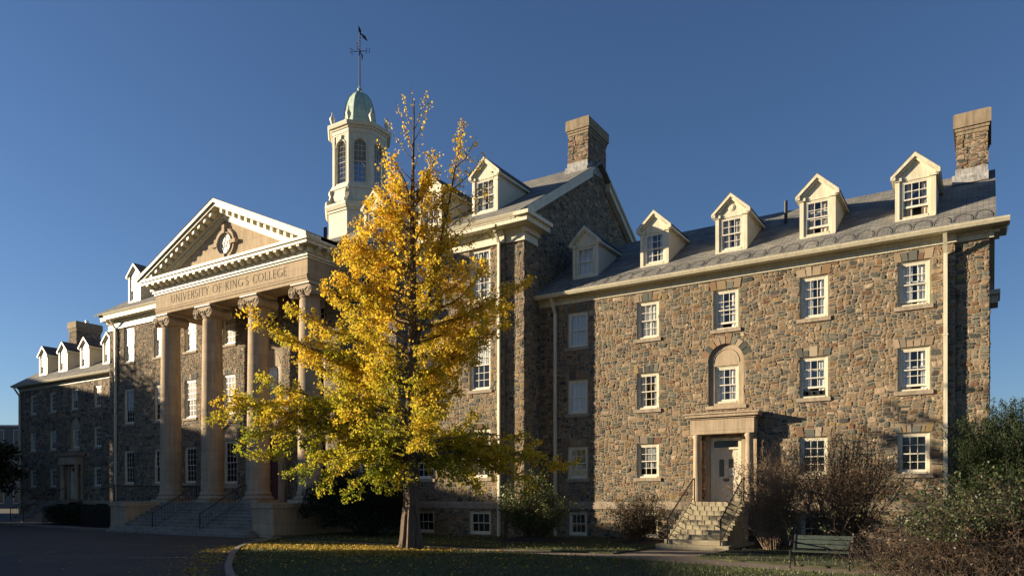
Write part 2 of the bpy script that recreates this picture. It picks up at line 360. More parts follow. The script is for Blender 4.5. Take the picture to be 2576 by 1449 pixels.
def stones(u0, u1, z0, z1, masks, put, seed, g=.05, topf=None, big=1.0):
    """random coursed rubble laid over u0..u1, z0..z1; masks are (ua,ub,za,zb) left free; put(u,z,d) gives the point d in front of the wall"""
    rnd = random.Random(seed); nu, nz = int(round((u1-u0)/g)), int(round((z1-z0)/g)); gu, gz = (u1-u0)/nu, (z1-z0)/nz
    occ = np.zeros((nz, nu), bool); uc = u0+gu*(np.arange(nu)+.5); zc = z0+gz*(np.arange(nz)+.5)
    for ua, ub, za, zb in masks: occ[np.ix_((zc > za) & (zc < zb), (uc > ua) & (uc < ub))] = True
    if topf is not None: occ |= zc[:, None] > topf(uc)[None, :]
    V = []; F = []; K = []
    def warp(u, z): return (u+.035*math.sin(z*5.1+u*1.3+seed)+.02*math.sin(z*11+u*3), z+.030*math.sin(u*2.3+z*.9+seed)+.022*math.sin(u*6.1+z*1.7)+.012*math.sin(u*13.7))
    for j in range(nz):
        row = occ[j]; i = 0
        while i < nu:
            if row[i]: i += 1; continue
            t = rnd.random()
            if t < .50: w, h = rnd.randint(3, 7), rnd.randint(1, 2)
            elif t < .86: w, h = rnd.randint(3, 8), rnd.randint(2, 3)
            elif t < .97: w, h = rnd.randint(4, 8), rnd.randint(3, 4)
            else: w, h = rnd.randint(5, 9), rnd.randint(4, 5)
            if h == 1 and rnd.random() < .35: h = 2
            k = 0
            while k < w and i+k < nu and not row[i+k]: k += 1
            w = k
            if i+w < nu and not row[i+w] and (i+w+1 >= nu or row[i+w+1]): w += 1      # no slivers
            hh = 1
            while hh < h and j+hh < nz and not occ[j+hh, i:i+w].any(): hh += 1
            h = hh; occ[j:j+h, i:i+w] = True
            a0, a1, b0, b1 = u0+gu*i, u0+gu*(i+w), z0+gz*j, z0+gz*(j+h)
            q = rnd.uniform(.008, .018); a0 += q; a1 -= rnd.uniform(.008, .018); b0 += q*.8; b1 -= rnd.uniform(.006, .016)
            W_, H_ = a1-a0, b1-b0; m = min(W_, H_)
            if m < .015: i += w; continue
            c = [rnd.uniform(.05, .34) for _ in range(8)]; jt = lambda: rnd.uniform(-.12, .12)*m
            pts = [(a0+c[0]*m, b0), ((a0+a1)/2+jt()*2, b0+jt()*.5), (a1-c[1]*m, b0), (a1, b0+c[2]*H_), (a1, b1-c[3]*H_), (a1-c[4]*m, b1), ((a0+a1)/2+jt()*2, b1+jt()*.7), (a0+c[5]*m, b1), (a0, b1-c[6]*H_), (a0, b0+c[7]*H_)]
            pts = [warp(p[0]+jt()*.5, p[1]+jt()*.5) for p in pts]; n = len(pts); cx = sum(p[0] for p in pts)/n; cz = sum(p[1] for p in pts)/n
            d = rnd.uniform(.006, .021)*(1.3 if m > .15 else 1); tu, tz = rnd.uniform(-.055, .055), rnd.uniform(-.055, .055); s1 = 1-.05/max(W_, .12)*rnd.uniform(.6, 1); s2 = rnd.uniform(.52, .74)
            b = len(V)
            for p in pts: V.append(put(p[0], p[1], -.004))
            for p in pts: V.append(put(cx+(p[0]-cx)*s1, cz+(p[1]-cz)*(1-.014/max(H_, .04)), d*.72+(p[0]-cx)*tu+(p[1]-cz)*tz))
            for p in pts: V.append(put(cx+(p[0]-cx)*s2, cz+(p[1]-cz)*s2, d*rnd.uniform(.85, 1.25)+(p[0]-cx)*tu+(p[1]-cz)*tz))
            for r_ in (0, n):
                for k in range(n): F.append((b+r_+k, b+r_+(k+1) % n, b+r_+n+(k+1) % n, b+r_+n+k))
            F.append(tuple(range(b+2*n, b+3*n)))
            col = rnd.choice(_wp); kk = rnd.uniform(.78, 1.25); K += [(col[0]*kk, col[1]*kk, col[2]*kk)]*(3*n)
            i += w
    return V, F, K
M_MORT = plain('lime_mortar', (.285, .232, .16), .95, .22, 2.2, .6, 30)
def wall_part(mb, packs, label):
    """mortar wall and its facing stones as one mesh"""
    V = list(mb.v); F = list(mb.f); nf0 = len(F); K = [(.3, .25, .2)]*len(V)
    for v, f, k in packs:
        b = len(V); V += v; F += [tuple(x+b for x in q) for q in f]; K += k
    o_ = WLOC[BLD.name]; A = np.array(V)-np.array(o_)
    me = bpy.data.meshes.new('wall'); me.from_pydata([], [], []) ; me.from_pydata(A.tolist(), [], F)
    me.materials.append(M_MORT); me.materials.append(M_STONES)
    mi = np.ones(len(F), np.int32); mi[:nf0] = 0; me.polygons.foreach_set('material_index', mi)
    at = me.color_attributes.new('Col', 'FLOAT_COLOR', 'POINT'); arr = np.ones((len(V), 4), np.float32); arr[:, :3] = K; at.data.foreach_set('color', arr.ravel())
    o = link('wall', me, BLD, tuple(o_)); o['label'] = label; return o
def masks_for(op, lint=.34):
    out = []
    for o in op:
        out.append((o[0]-.02, o[1]+.02, o[2]-(.15 if o[2] > 2 else 0), o[3]+.02))
        if len(o) > 4: out.append((o[0]-.13, o[1]+.13, o[3]-(o[1]-o[0])/2-.05, o[3]+.06))
        elif o[2] > 2: out.append((o[0]-.09, o[1]+.09, o[3], o[3]+lint))
    return out
def front(y): return lambda u, z, d: (u, y-d, z)
def side(x, sg): return lambda u, z, d: (x+sg*d, u, z)
_wcache = {}
def window(x, zb, w, h, y, rows=2, cols=3, curt=None, openz=0.0, lintel=True, sill=True, parent=None, thingpart='window', recess=.085, lower_rows=None):
    """sash window; x centre, zb bottom; two sashes of rows x cols lights"""
    parent = parent or BLD
    lr = lower_rows or rows
    key = (round(w, 2), round(h, 2), rows, cols, lr, round(openz, 2), recess)
    if key not in _wcache:
        f = MB(); c = .105; y0, y1 = recess, recess+.12
        f.box(-w/2, -w/2+c, y0, y1, 0, h); f.box(w/2-c, w/2, y0, y1, 0, h); f.box(-w/2+c, w/2-c, y0, y1, h-c, h); f.box(-w/2+c, w/2-c, y0-.02, y1, 0, .07)
        f.box(-w/2+.0, -w/2+.035, y0-.03, y0, 0, h); f.box(w/2-.035, w/2, y0-.03, y0, 0, h); f.box(-w/2+.035, w/2-.035, y0-.03, y0, h-.035, h)
        s = MB(); g = MB(); x0, x1 = -w/2+c, w/2-c; zm = .07+(h-c-.07)*lr/(rows+lr)
        def sash(za, zc, ya, nr, bot):
            st = .045; yb = ya+.035
            s.box(x0, x0+st, ya, yb, za, zc); s.box(x1-st, x1, ya, yb, za, zc); s.box(x0+st, x1-st, ya, yb, zc-.042, zc); s.box(x0+st, x1-st, ya, yb, za, za+bot)
            for i in range(1, cols):
                xx = x0+st+(x1-x0-2*st)*i/cols; s.box(xx-.011, xx+.011, ya+.004, yb-.004, za+bot, zc-.042)
            for j in range(1, nr):
                zz = za+bot+(zc-.042-za-bot)*j/nr; s.box(x0+st, x1-st, ya+.005, yb-.005, zz-.011, zz+.011)
            g.add([(x0, ya+.018, za), (x1, ya+.018, za), (x1, ya+.018, zc), (x0, ya+.018, zc)], [(0, 1, 2, 3)])
        sash(zm-.02, h-c, y0+.012, rows, .042)
        sash(.07+openz, min(zm+.022+openz, h-c-.05), y0+.05, lr, .08)
        si = MB(); si.box(-w/2-.11, w/2+.11, -.07, recess+.02, -.15, -.003)
        _wcache[key] = (f.mesh('window_frame', M_CREAM), s.mesh('sash', M_SASH), g.mesh('pane', M_GLASS), si.mesh('sill', M_SILL))
    f, s, g, si = _wcache[key]
    o = link(thingpart, f, parent, (x, y, zb))
    sub = o if parent is BLD else parent
    link('sash', s, sub, (x, y, zb)); link('pane', g, sub, (x, y, zb))
    if sill: link('sill', si, sub, (x, y, zb))
    if curt:
        mb = MB(); yc = recess+.125
        def drape(xa, xb, za, zc, amp=.018):
            n = max(8, int((xb-xa)/.028)); vs = []; ph = random.random()*6; fq = random.uniform(38, 55)
            for i in range(n+1):
                xx = xa+(xb-xa)*i/n; yy = yc+amp*math.sin(xx*fq+ph)+.008*math.sin(xx*17+ph*2)
                vs += [(xx, yy, za), (xx+random.uniform(-.004, .004), yy+.01, zc)]
            mb.add(vs, [(2*i, 2*i+2, 2*i+3, 2*i+1) for i in range(n)])
        hw = w/2-.06
        if curt == 'full': drape(-hw, hw, .05, h-.05, .02)
        elif curt == 'half': drape(-hw, hw, h*random.uniform(.35, .5), h-.05, .006)
        elif curt == 'blind':
            for k in range(int(h*.72/.05)): mb.box(-hw, hw, yc, yc+.02, h-.08-.05*k, h-.055-.05*k)
        else:
            q = random.uniform(.26, .42)*w; q2 = random.uniform(.22, .36)*w
            drape(-hw, -hw+q, .05, h-.05); drape(hw-q2, hw, .05, h-.05)
        link('curtain', mb.mesh('curtain', M_CURTG if curt == 'beige' else M_CURT), sub, (x, y, zb))
    if lintel:
        mb = MB(); n = random.randint(4, 7); xx = -w/2-.08; W2 = w+.16; cuts = sorted(random.uniform(-.055, .055)+W2*i/n for i in range(1, n)); cuts = [0]+cuts+[W2]
        lh = .34
        for a, b in zip(cuts, cuts[1:]):
            c = random.choice(STONE_PAL); k = random.uniform(.9, 1.25); c = random.choice(_wp); t = ((a+b)/2/W2-.5)*.16; e = random.uniform(-.12, .05)
            pr = random.uniform(.014, .028)
            mb.prism([(xx+a+.01, -pr, .012), (xx+b-.01, -pr, .012), (xx+b-.01+t, -pr, lh+e), (xx+a+.01+t, -pr, lh+e)], (0, pr+.03, 0), tuple(q*k for q in c))
        link('lintel_stones', mb.mesh('lintel_stones', M_LINT, colors=True), sub, (x, y, zb+h))
    return o

# ---- wall openings
WW = 1.02; WH = [(2.62, 1.46), (5.57, 1.56), (8.6, 1.6)]
WX = [-2.27, -5.63, -8.99, -12.36, -15.75]                   # right wing bays
LX = [-66.1, -62.9, -59.6, -56.3, -53.6]                     # left wing bays
MX = [-49.4, -45.85, -42.5, -38.65, -34.85, -31.05, -27.3, -23.45, -20.1]
MH = [(2.69, 2.29), (6.80, 2.40), (11.02, 2.40)]; MW = 1.2
def wing_walls(xa, xb, bays, name):
    op = []
    for i, x in enumerate(bays):
        for k, (z, h) in enumerate(WH):
            if i == 2 and k == 0: op.append((x-.62, x+.62, 1.62, 4.2)); continue          # door
            if i == 2 and k == 1: op.append((x-.72, x+.72, 5.5, 8.0, 'arch')); continue
            op.append((x-WW/2, x+WW/2, z, z+h))
        if i != 2: op.append((x-.47, x+.47, .05, 1.15))
    mb = wall_x(xa, xb, -.2, 10.75, YW, op)
    return mb, op
# right wing: front, set-back end strip, gable end, back
mb, op = wing_walls(-17.75, -1.0, WX, 'r')
mb.add([(-1.0, YW, -.2), (-1.0, YW+.12, -.2), (-1.0, YW+.12, 10.75), (-1.0, YW, 10.75)], [(0, 1, 2, 3)])
mb.add([(-1.0, YW+.12, -.2), (0, YW+.12, -.2), (0, YW+.12, 10.75), (-1.0, YW+.12, 10.75)], [(0, 1, 2, 3)])
mb.add([(0, YW+.12, -.2), (0, 40.2, -.2), (0, 40.2, 10.75), (0, 35.1, 14.55), (0, YW+.12, 10.75)], [(0, 1, 2, 3, 4)])
mb.add([(0, 40.2, -.2), (-17.75, 40.2, -.2), (-17.75, 40.2, 10.75), (0, 40.2, 10.75)], [(0, 1, 2, 3)])
belt = lambda xa, xb: [(xa, xb, 1.25, 1.58)]
wall_part(mb, [stones(-17.7, -.985, -.15, 10.66, masks_for(op)+belt(-18, 0), front(YW), 3), stones(-1.01, .015, -.15, 10.6, belt(-2, 1), front(YW+.12), 4), stones(YW+.11, 33, -.15, 10.7, [], side(0, 1), 5)],
          'sunlit rubble stone wall of the right wing')
mb, op = wing_walls(-68.5, -52.0, LX, 'l')
mb.add([(-68.5, YW, -.2), (-68.5, 40.2, -.2), (-68.5, 40.2, 10.75), (-68.5, 35.1, 14.55), (-68.5, YW, 10.75)], [(0, 1, 2, 3, 4)])
mb.add([(-68.5, 40.2, -.2), (-52, 40.2, -.2), (-52, 40.2, 10.75), (-68.5, 40.2, 10.75)], [(0, 1, 2, 3)])
wall_part(mb, [stones(-68.5, -52.1, -.15, 10.66, masks_for(op)+belt(-70, -50), front(YW), 6, g=.075)], 'shaded rubble stone wall of the left wing')
# main block
op = []
for i, x in enumerate(MX):
    for k, (z, h) in enumerate(MH):
        if i == 4 and k == 0: op.append((x-.85, x+.85, 1.52, 5.0)); continue
        if (i == 4 and k == 1): op.append((x-.9, x+.9, 6.7, 10.35, 'arch')); continue
        if (i in (3, 5) and k == 0): op.append((x-.82, x+.82, 2.5, 6.15, 'arch')); continue
        op.append((x-MW/2, x+MW/2, z, z+h))
    if i in (0, 7, 8): op.append((x-.62, x+.62, .05, 1.15))
mb = wall_x(-51.4, -18.75, -.2, 13.75, YM, op)
for xa, xb, s in ((-18.75, -17.75, 1), (-52.1, -51.4, -1)):
    mb.add([(xa, YMC, -.2), (xb, YMC, -.2), (xb, YMC, 13.75), (xa, YMC, 13.75)], [(0, 1, 2, 3)])
for xe in (-18.75, -51.4): mb.add([(xe, YM, -.2), (xe, YMC, -.2), (xe, YMC, 13.75), (xe, YM, 13.75)], [(0, 1, 2, 3)])
for xe in (-17.75, -52.1):
    mb.add([(xe, YMC, -.2), (xe, 43.4, -.2), (xe, 43.4, 13.75), (xe, 36, 19.45), (xe, YMC, 14.6)], [(0, 1, 2, 3, 4)])
mb.add([(-52.1, 43.4, -.2), (-17.75, 43.4, -.2), (-17.75, 43.4, 13.75), (-52.1, 43.4, 13.75)], [(0, 1, 2, 3)])
gable = lambda u: np.minimum(14.35+(u-28.3)*.639, 14.35+(43.4-u)*.67)
wall_part(mb, [stones(-51.4, -18.735, -.15, 13.5, masks_for(op)+belt(-52, -18), front(YM), 7), stones(-18.77, -17.735, -.15, 13.5, belt(-20, -17), front(YMC), 8), stones(-52.1, -51.39, -.15, 13.5, [], front(YMC), 9),
               stones(YMC-.02, 43.3, -.15, 19.3, [(28.4, 29.9, 13.4, 14.45)], side(-17.75, 1), 10, topf=gable)], 'rubble stone wall and gable of the central block')
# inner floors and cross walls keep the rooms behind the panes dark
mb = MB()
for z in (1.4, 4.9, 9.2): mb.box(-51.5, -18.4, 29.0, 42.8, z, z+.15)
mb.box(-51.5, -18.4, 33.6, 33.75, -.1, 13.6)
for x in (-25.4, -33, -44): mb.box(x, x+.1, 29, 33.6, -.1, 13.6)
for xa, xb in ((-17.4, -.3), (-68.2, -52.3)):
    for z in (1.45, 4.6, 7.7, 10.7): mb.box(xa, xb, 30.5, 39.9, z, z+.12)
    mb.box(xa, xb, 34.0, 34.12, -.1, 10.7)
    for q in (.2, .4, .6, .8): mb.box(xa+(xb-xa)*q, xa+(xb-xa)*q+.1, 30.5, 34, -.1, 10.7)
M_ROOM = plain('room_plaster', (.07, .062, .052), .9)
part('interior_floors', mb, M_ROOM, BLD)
# ---- belt course and plinth course
for xa, xb, y in ((-17.75, -10.35, YW), (-7.65, -1.0, YW), (-1.0, .04, YW+.12), (-68.55, -60.95, YW), (-58.25, -52.1, YW), (-51.42, -42.0, YM), (-27.9, -18.73, YM), (-18.72, -17.7, YMC)):
    mb = MB(); mb.profx([(y-.045, 1.26), (y-.045, 1.52), (y-.0, 1.57), (y+.05, 1.57), (y+.05, 1.26)], xa, xb); part('belt_course', mb, M_SILL, BLD)

# ---- windows
cur_r = {0: [None, 'side', 'side'], 1: [None, 'side', 'side'], 2: [None, 'side', 'side'], 3: ['blind', 'side', 'full'], 4: [None, 'full', 'full']}
opn = {(0, 2): .09, (0, 1): .10, (1, 1): .30, (2, 2): .16}
for bays, right in ((WX, True), (LX, False)):
    for i, x in enumerate(bays):
        if not right and i == 4: continue
        for k, (z, h) in enumerate(WH):
            if i == 2 and k == 0: continue
            if i == 2 and k == 1:
                window(x, 5.62, .98, 1.5, YW+.06, curt='side', lintel=False, sill=False, recess=.12)
                mb = MB(); r = .72; n = 24
                pan = [(x-r, YW+.12, 5.5), (x+r, YW+.12, 5.5)] + [(x+r*math.cos(PI*j/n), YW+.12, 7.28+r*math.sin(PI*j/n)) for j in range(n+1)]
                # panel ring round the window
                mb.box(x-.72, x-.495, YW+.1, YW+.2, 5.5, 7.13); mb.box(x+.495, x+.72, YW+.1, YW+.2, 5.5, 7.13); mb.box(x-.495, x+.495, YW+.1, YW+.2, 5.5, 5.615)
                mb.prism([(x-r, YW+.1, 7.13), (x+r, YW+.1, 7.13)] + [(x+r*math.cos(PI*j/n), YW+.1, 7.28+r*math.sin(PI*j/n)) for j in range(n+1)], (0, .1, 0))
                mb.tube([(x+.52*math.cos(PI*j/n), YW+.1, 7.24+.56*math.sin(PI*j/n)) for j in range(n+1)], .022, 6)
                mb.box(x-.83, x+.83, YW-.06, YW+.1, 5.36, 5.5)
                part('arched_niche', mb, M_SANDP, BLD)
                mb = MB()
                for j in range(12):
                    a0, a1 = PI*j/12+.02, PI*(j+1)/12-.02; c = random.choice(STONE_PAL); kk = random.uniform(.9, 1.3); ro = 1.06+random.uniform(-.05, .06)
                    mb.prism([(x+.735*math.cos(a0), YW-.025, 7.28+.735*math.sin(a0)), (x+ro*math.cos(a0), YW-.02, 7.28+ro*math.sin(a0)), (x+ro*math.cos(a1), YW-.02, 7.28+ro*math.sin(a1)), (x+.735*math.cos(a1), YW-.02, 7.28+.735*math.sin(a1))], (0, .05, 0), tuple(q*kk for q in c))
                part('arch_stones', mb, M_LINT, BLD, colors=True)
                continue
            c = cur_r[i][k] if right else random.choice([None, None, 'half', 'side'])
            window(x, z, WW, h, YW, curt=c, openz=opn.get((i, k), 0) if right else 0)
        if i != 2: window(x, .05, .94, 1.1, YW, rows=1, cols=3, curt=None, lintel=False, sill=False)
for i, x in enumerate(MX):
    for k, (z, h) in enumerate(MH):
        if i == 4 and k == 0: continue
        ar = (i == 4 and k == 1) or (i in (3, 5) and k == 0)
        if ar:
            r = .9 if i == 4 else .82; zt = 10.35 if i == 4 else 6.15; zb = 6.7 if i == 4 else 2.5; hh = zt-r-.12-(zb+.12); n = 24
            window(x, zb+.12, MW, hh, YM+.06, rows=3, curt='full' if i == 4 else None, lintel=False, sill=False, recess=.12)
            mb = MB(); zt2 = zb+.12+hh+.005
            mb.box(x-r, x-MW/2-.005, YM+.1, YM+.2, zb, zt2); mb.box(x+MW/2+.005, x+r, YM+.1, YM+.2, zb, zt2); mb.box(x-MW/2-.005, x+MW/2+.005, YM+.1, YM+.2, zb, zb+.115)
            mb.prism([(x-r, YM+.1, zt2), (x+r, YM+.1, zt2)] + [(x+r*math.cos(PI*j/n), YM+.1, zt-r+r*math.sin(PI*j/n)) for j in range(n+1)], (0, .1, 0))
            mb.tube([(x+(r-.2)*math.cos(PI*j/n), YM+.1, zt-r+(r-.18)*math.sin(PI*j/n)) for j in range(n+1)], .025, 6)
            mb.box(x-r-.12, x+r+.12, YM-.06, YM+.1, zb-.15, zb)
            part('arched_niche', mb, M_SANDP, BLD)
            continue
        c = ['side', None, 'half', None, 'full', 'half', 'side'][(i*3+k*2) % 7] if k else None
        if k == 2 and i < 4: c = 'full'
        if k == 1 and i in (2, 3): c = 'full'
        window(x, z, MW, h, YM, rows=3, cols=3, curt=c, lower_rows=3)
    if i in (0, 7, 8): window(x, .05, 1.24, 1.1, YM, rows=1, cols=3, lintel=False, sill=False)

mb = MB(); fx, fz = WX[3-2], 5.66
mb.box(fx-.38, fx+.38, YW+.15, YW+.22, fz, fz+.2)
for q in (-.25, 0, .25): mb.lathe(fx+q, fz+.1, [(.085, YW+.148), (.085, YW+.135), (.06, YW+.135), (.06, YW+.148)], 16, axis='y')
part('window_fan', mb, M_BLACK, BLD)
# ---- cornices
def cornice(mb, xa, xb, y, zt, big=False, what="fg"):
    """eaves trim along x; y is the wall plane, zt the gutter top"""
    if not big:
      if 'f' in what:
        mb.profx([(y-.055, zt-.43), (y-.055, zt-.27), (y-.10, zt-.25), (y-.16, zt-.17), (y-.16, zt-.13), (y+.05, zt-.13), (y+.05, zt-.43)], xa, xb)
      if 'g' in what:
        mb.profx([(y-.50, zt-.13), (y-.50, zt-.17), (y+.05, zt-.125), (y+.05, zt-.09)], xa, xb)
        mb.profx([(y-.502, zt-.17), (y-.56, zt-.15), (y-.63, zt-.05), (y-.65, zt), (y-.60, zt), (y-.502, zt-.06)], xa, xb)
    else:
      if 'f' in what:
        mb.profx([(y-.06, zt-.95), (y-.06, zt-.62), (y-.12, zt-.58), (y-.20, zt-.45), (y-.20, zt-.40), (y+.05, zt-.40), (y+.05, zt-.95)], xa, xb)
        mb.profx([(y-.09, zt-.99), (y-.09, zt-.90), (y-.062, zt-.89), (y-.062, zt-.99)], xa, xb)
      if 'g' in what:
        mb.profx([(y-.62, zt-.40), (y-.62, zt-.24), (y-.66, zt-.20), (y-.66, zt-.17), (y+.05, zt-.17), (y+.05, zt-.40)], xa, xb)
        mb.profx([(y-.62, zt-.168), (y-.68, zt-.15), (y-.76, zt-.04), (y-.78, zt), (y-.70, zt), (y-.62, zt-.05)], xa, xb)
mb = MB(); cornice(mb, -17.75, -.95, YW, 11.05, what='f'); cornice(mb, -.949, .12, YW+.12, 11.05, what='f'); cornice(mb, -17.75, .58, YW, 11.05, what='g')
# returns round the right end
mb.prism([(.0, 30.052, 10.86), (.50, 30.052, 10.86), (.56, 30.052, 11.05), (.0, 30.052, 11.05)], (0, .9, 0)); mb.box(0.003, .30, 29.98, 30.9, 10.76, 10.858); mb.box(.003, .14, 30.0, 30.85, 10.6, 10.758)
part('eaves_cornice', mb, M_CREAM, BLD)
mb = MB(); mb.box(-.1, .34, 39.9, 41.1, 10.55, 10.9); mb.box(-.1, .42, 39.7, 41.3, 10.9, 11.1)
part('eaves_cornice', mb, M_CREAM, BLD)
mb = MB(); cornice(mb, -68.5, -52.1, YW, 11.05); part('eaves_cornice', mb, M_CREAM, BLD)
mb = MB(); cornice(mb, -51.42, -41.3, YM, 14.42, True); cornice(mb, -52.15, -51.415, YMC, 14.41, True); part('eaves_cornice', mb, M_CREAM, BLD)
mb = MB(); cornice(mb, -28.5, -18.70, YM, 14.42, True, 'f'); cornice(mb, -18.699, -17.75, YMC, 14.42, True, 'f'); cornice(mb, -28.5, -17.75, YM, 14.42, True, 'g')
for s, xe in ((1, -17.75),):
    for (e, z0, z1) in ((.09, 13.43, 13.53), (.06, 13.53, 13.8), (.2, 13.8, 14.02), (.62, 14.02, 14.25), (.78, 14.25, 14.415)):
        mb.box(xe+s*.002, xe+s*e, YMC-e-(.15 if e > .3 else 0), 29.9 if e > .3 else 29.7, z0, z1)
part('eaves_cornice', mb, M_CREAM, BLD)
mb = MB(); mb.box(-28.0, -17.2, YM-.70, YM-.45, 14.43, 14.455); part('gutter_lining', mb, M_COPPER, BLD)
# raking boards of the gables
def rake(mb, x0, x1, ya, za, yb, zb, t=.42):
    mb.prism([(x0, ya, za-t), (x0, yb, zb-t), (x0, yb, zb), (x0, ya, za)], (x1-x0, 0, 0))
for xa, xb in ((-17.75, -17.47), (-52.4, -52.1)):
    for ya, za, yb, zb in ((28.3, 14.72, 35.0, 19.0), (43.7, 14.72, 37.05, 18.95)):
        mb = MB(); rake(mb, xa, xb, ya, za, yb, zb); e = .1 if xa > -20 else 0
        rake(mb, xb+.001, xb+.1, ya, za+.08, yb, zb+.08, .14); part('raking_board', mb, M_CREAM, BLD)
for xa, xb in ((0, .16), (-68.7, -68.5)):
    for ya, za in ((30.9, 11.9), (40.9, 10.98)):
        mb = MB(); rake(mb, xa, xb, ya, za, 35.0, 14.6, .3); part('raking_board', mb, M_CREAM, BLD)
# ---- roofs
def roof(mb, xa, xb, ye, ze, yr, zr, ybk, zbk, t=.12, zoff=0):
    mb.prism([(xa, ye, ze), (xa, yr, zr), (xa, ybk, zbk), (xa, ybk, zbk-t), (xa, yr, zr-t), (xa, ye, ze-t)], (xb-xa, 0, 0))
mb = MB(); roof(mb, -17.74, .2, 29.42, 11.07, 35.05, 14.75, 40.9, 11.0); part('roof', mb, M_SHIN, BLD)['label'] = 'slate roof of the right wing'
mb = MB(); roof(mb, -68.75, -52.12, 29.42, 11.07, 35.05, 14.75, 40.9, 11.0)
part('roof', mb, M_SHIN, BLD)['label'] = 'slate roof of the left wing'
mb = MB(); roof(mb, -52.45, -17.42, 27.72, 14.46, 36, 19.76, 44.2, 14.5)
part('roof', mb, M_SHIN, BLD)['label'] = 'slate roof of the central block'
# snow-melt cable looped along the right eaves
mb = MB(); pts = []; x = -16.6
sl = (14.75-11.07)/(35.05-29.42)
def roofpt(x, d): return (x, 29.5+d, 11.09+.006+sl*(d+.08))
while x < -.2:
    w = random.uniform(.46, .54); d = random.uniform(.60, .74)
    for j in range(11):
        a = PI*j/10; pts.append(roofpt(x+w/2-w/2*math.cos(a)*1.1, .10+d*math.sin(a)**.7 if 0 < j < 10 else .06))
    x += w+random.uniform(.10, .14)
mb.tube(pts, .0075, 5); part('heating_cable', mb, M_BLACK, BLD)
# ---- downpipes
def downpipe(x, y, zt, kick=True, r=.062):
    mb = MB()
    mb.box(x-r, x+r, y-.17, y-.17+2*r, .0, zt-.75 if kick else zt-.5)
    if kick: mb.prism([(x-r, y-.17, zt-.75), (x-r, y-.17+2*r, zt-.75), (x-r, y-.45, zt-.17), (x-r, y-.57, zt-.17)], (2*r, 0, 0))
    for z in (1.2, 4.2, 7.4): mb.box(x-r-.02, x+r+.02, y-.18, y-.001, z, z+.05)
    part('downpipe', mb, M_CREAM, BLD)
downpipe(-1.28, YW, 11.0); downpipe(-16.85, YW, 11.0); downpipe(-68.2, YW, 11.0)
downpipe(-18.95, YM, 14.2); downpipe(-50.9, YM, 14.2)

# ---- dormers
def dormer(x, yf, zb, yb_, slope, zr0, yr0, curt=None, op=0.0, med=False, w=1.28, hw=1.55, rise=.72, main=False):
    """x centre, yf front plane, zb bottom"""
    h = w/2; ze = zb+hw; zr = ze+rise
    yeave = yr0+(ze-zr0)/slope; yrid = yr0+(zr-zr0)/slope
    mb = MB(); ow = h-.13; oz0 = .06; oz1 = hw-.07
    for a, b, c, d in ((-h, -ow, 0, hw), (ow, h, 0, hw), (-ow, ow, 0, oz0), (-ow, ow, oz1, hw)): mb.add([(x+a, yf, zb+c), (x+b, yf, zb+c), (x+b, yf, zb+d), (x+a, yf, zb+d)], [(0, 1, 2, 3)])
    mb.add([(x-h, yf, ze), (x+h, yf, ze), (x, yf, zr)], [(0, 1, 2)])
    for s in (-1, 1): mb.box(x+s*(h+.02), x+s*(h-.125), yf-.04, yf-.001, zb-.02, ze-.01); mb.box(x+s*(h+.06), x+s*(h-.2), yf-.09, yf-.002, ze-.10, ze+.02)
    mb.box(x-h, x+h, yf-.06, yf-.002, zb-.06, zb+.04)
    for s in (-1, 1):                                     # raking trim and eaves
        mb.prism([(x+s*(h+.16), yf-.16, ze-.04), (x, yf-.16, zr-.02), (x, yf-.16, zr+.13), (x+s*(h+.16), yf-.16, ze+.10)], (0, .16, 0))
        mb.prism([(x+s*(h+.10), yf-.10, ze-.10), (x, yf-.10, zr-.10), (x, yf-.10, zr-.02), (x+s*(h+.1), yf-.10, ze-.02)], (0, .10, 0))
        mb.prism([(x+s*(h+.15), yf-.15, ze-.05), (x+s*(h+.15), yf-.15, ze+.06), (x+s*h, yf-.15, ze+.16), (x+s*h, yf-.15, ze-.05)], (0, yeave-yf+.15, 0))
    if med: mb.lathe(x, ze+.28, [(.14, yf-.03), (.14, yf)], 16, axis='y'); mb.lathe(x, ze+.28, [(.09, yf-.05), (.09, yf)], 16, axis='y')
    D = part('dormer', mb, M_CREAM, BLD, loc=(x, yf, zb))
    for s in (-1, 1):
        ck = MB(); ck.add([(x+s*h, yf, zb-.05), (x+s*h, yeave+.1, ze), (x+s*h, yf, ze)], [(0, 1, 2)])
        part('cheek', ck, M_SIDE, D)
    rf = MB()
    for s in (-1, 1):
        rf.prism([(x, yf-.165, zr+.155), (x+s*(h+.165), yf-.165, ze+.115), (x+s*(h+.165), yeave, ze+.115), (x, yrid+.25, zr+.155)], (0, 0, -.02))
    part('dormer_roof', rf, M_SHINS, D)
    window(x, zb+oz0, 2*ow, oz1-oz0, yf-.12, rows=2, cols=3, curt=curt, openz=op, lintel=False, sill=False, parent=D, recess=.13, thingpart='window_frame')
zr_w = lambda y: 11.07+sl*(y-29.42)
for i, x in enumerate(WX): dormer(x, 30.8, zr_w(30.8)-.03, 0, sl, 11.07, 29.42, curt=['beige', 'beige', 'beige', 'side', 'full'][i], op=[.32, .22, 0, 0, 0][i], med=(i == 2))
for i, x in enumerate(LX[:4]): dormer(x, 30.8, zr_w(30.8)-.03, 0, sl, 11.07, 29.42, curt='side')
slm = (19.76-14.46)/(36-27.72); zr_m = lambda y: 14.46+slm*(y-27.72)
for x in (-20.2, -23.55, -27.3, -45.85, -49.7): dormer(x, 29.05, zr_m(29.05)-.03, 0, slm, 14.46, 27.72, curt='beige', w=1.45, hw=1.75, rise=.78)
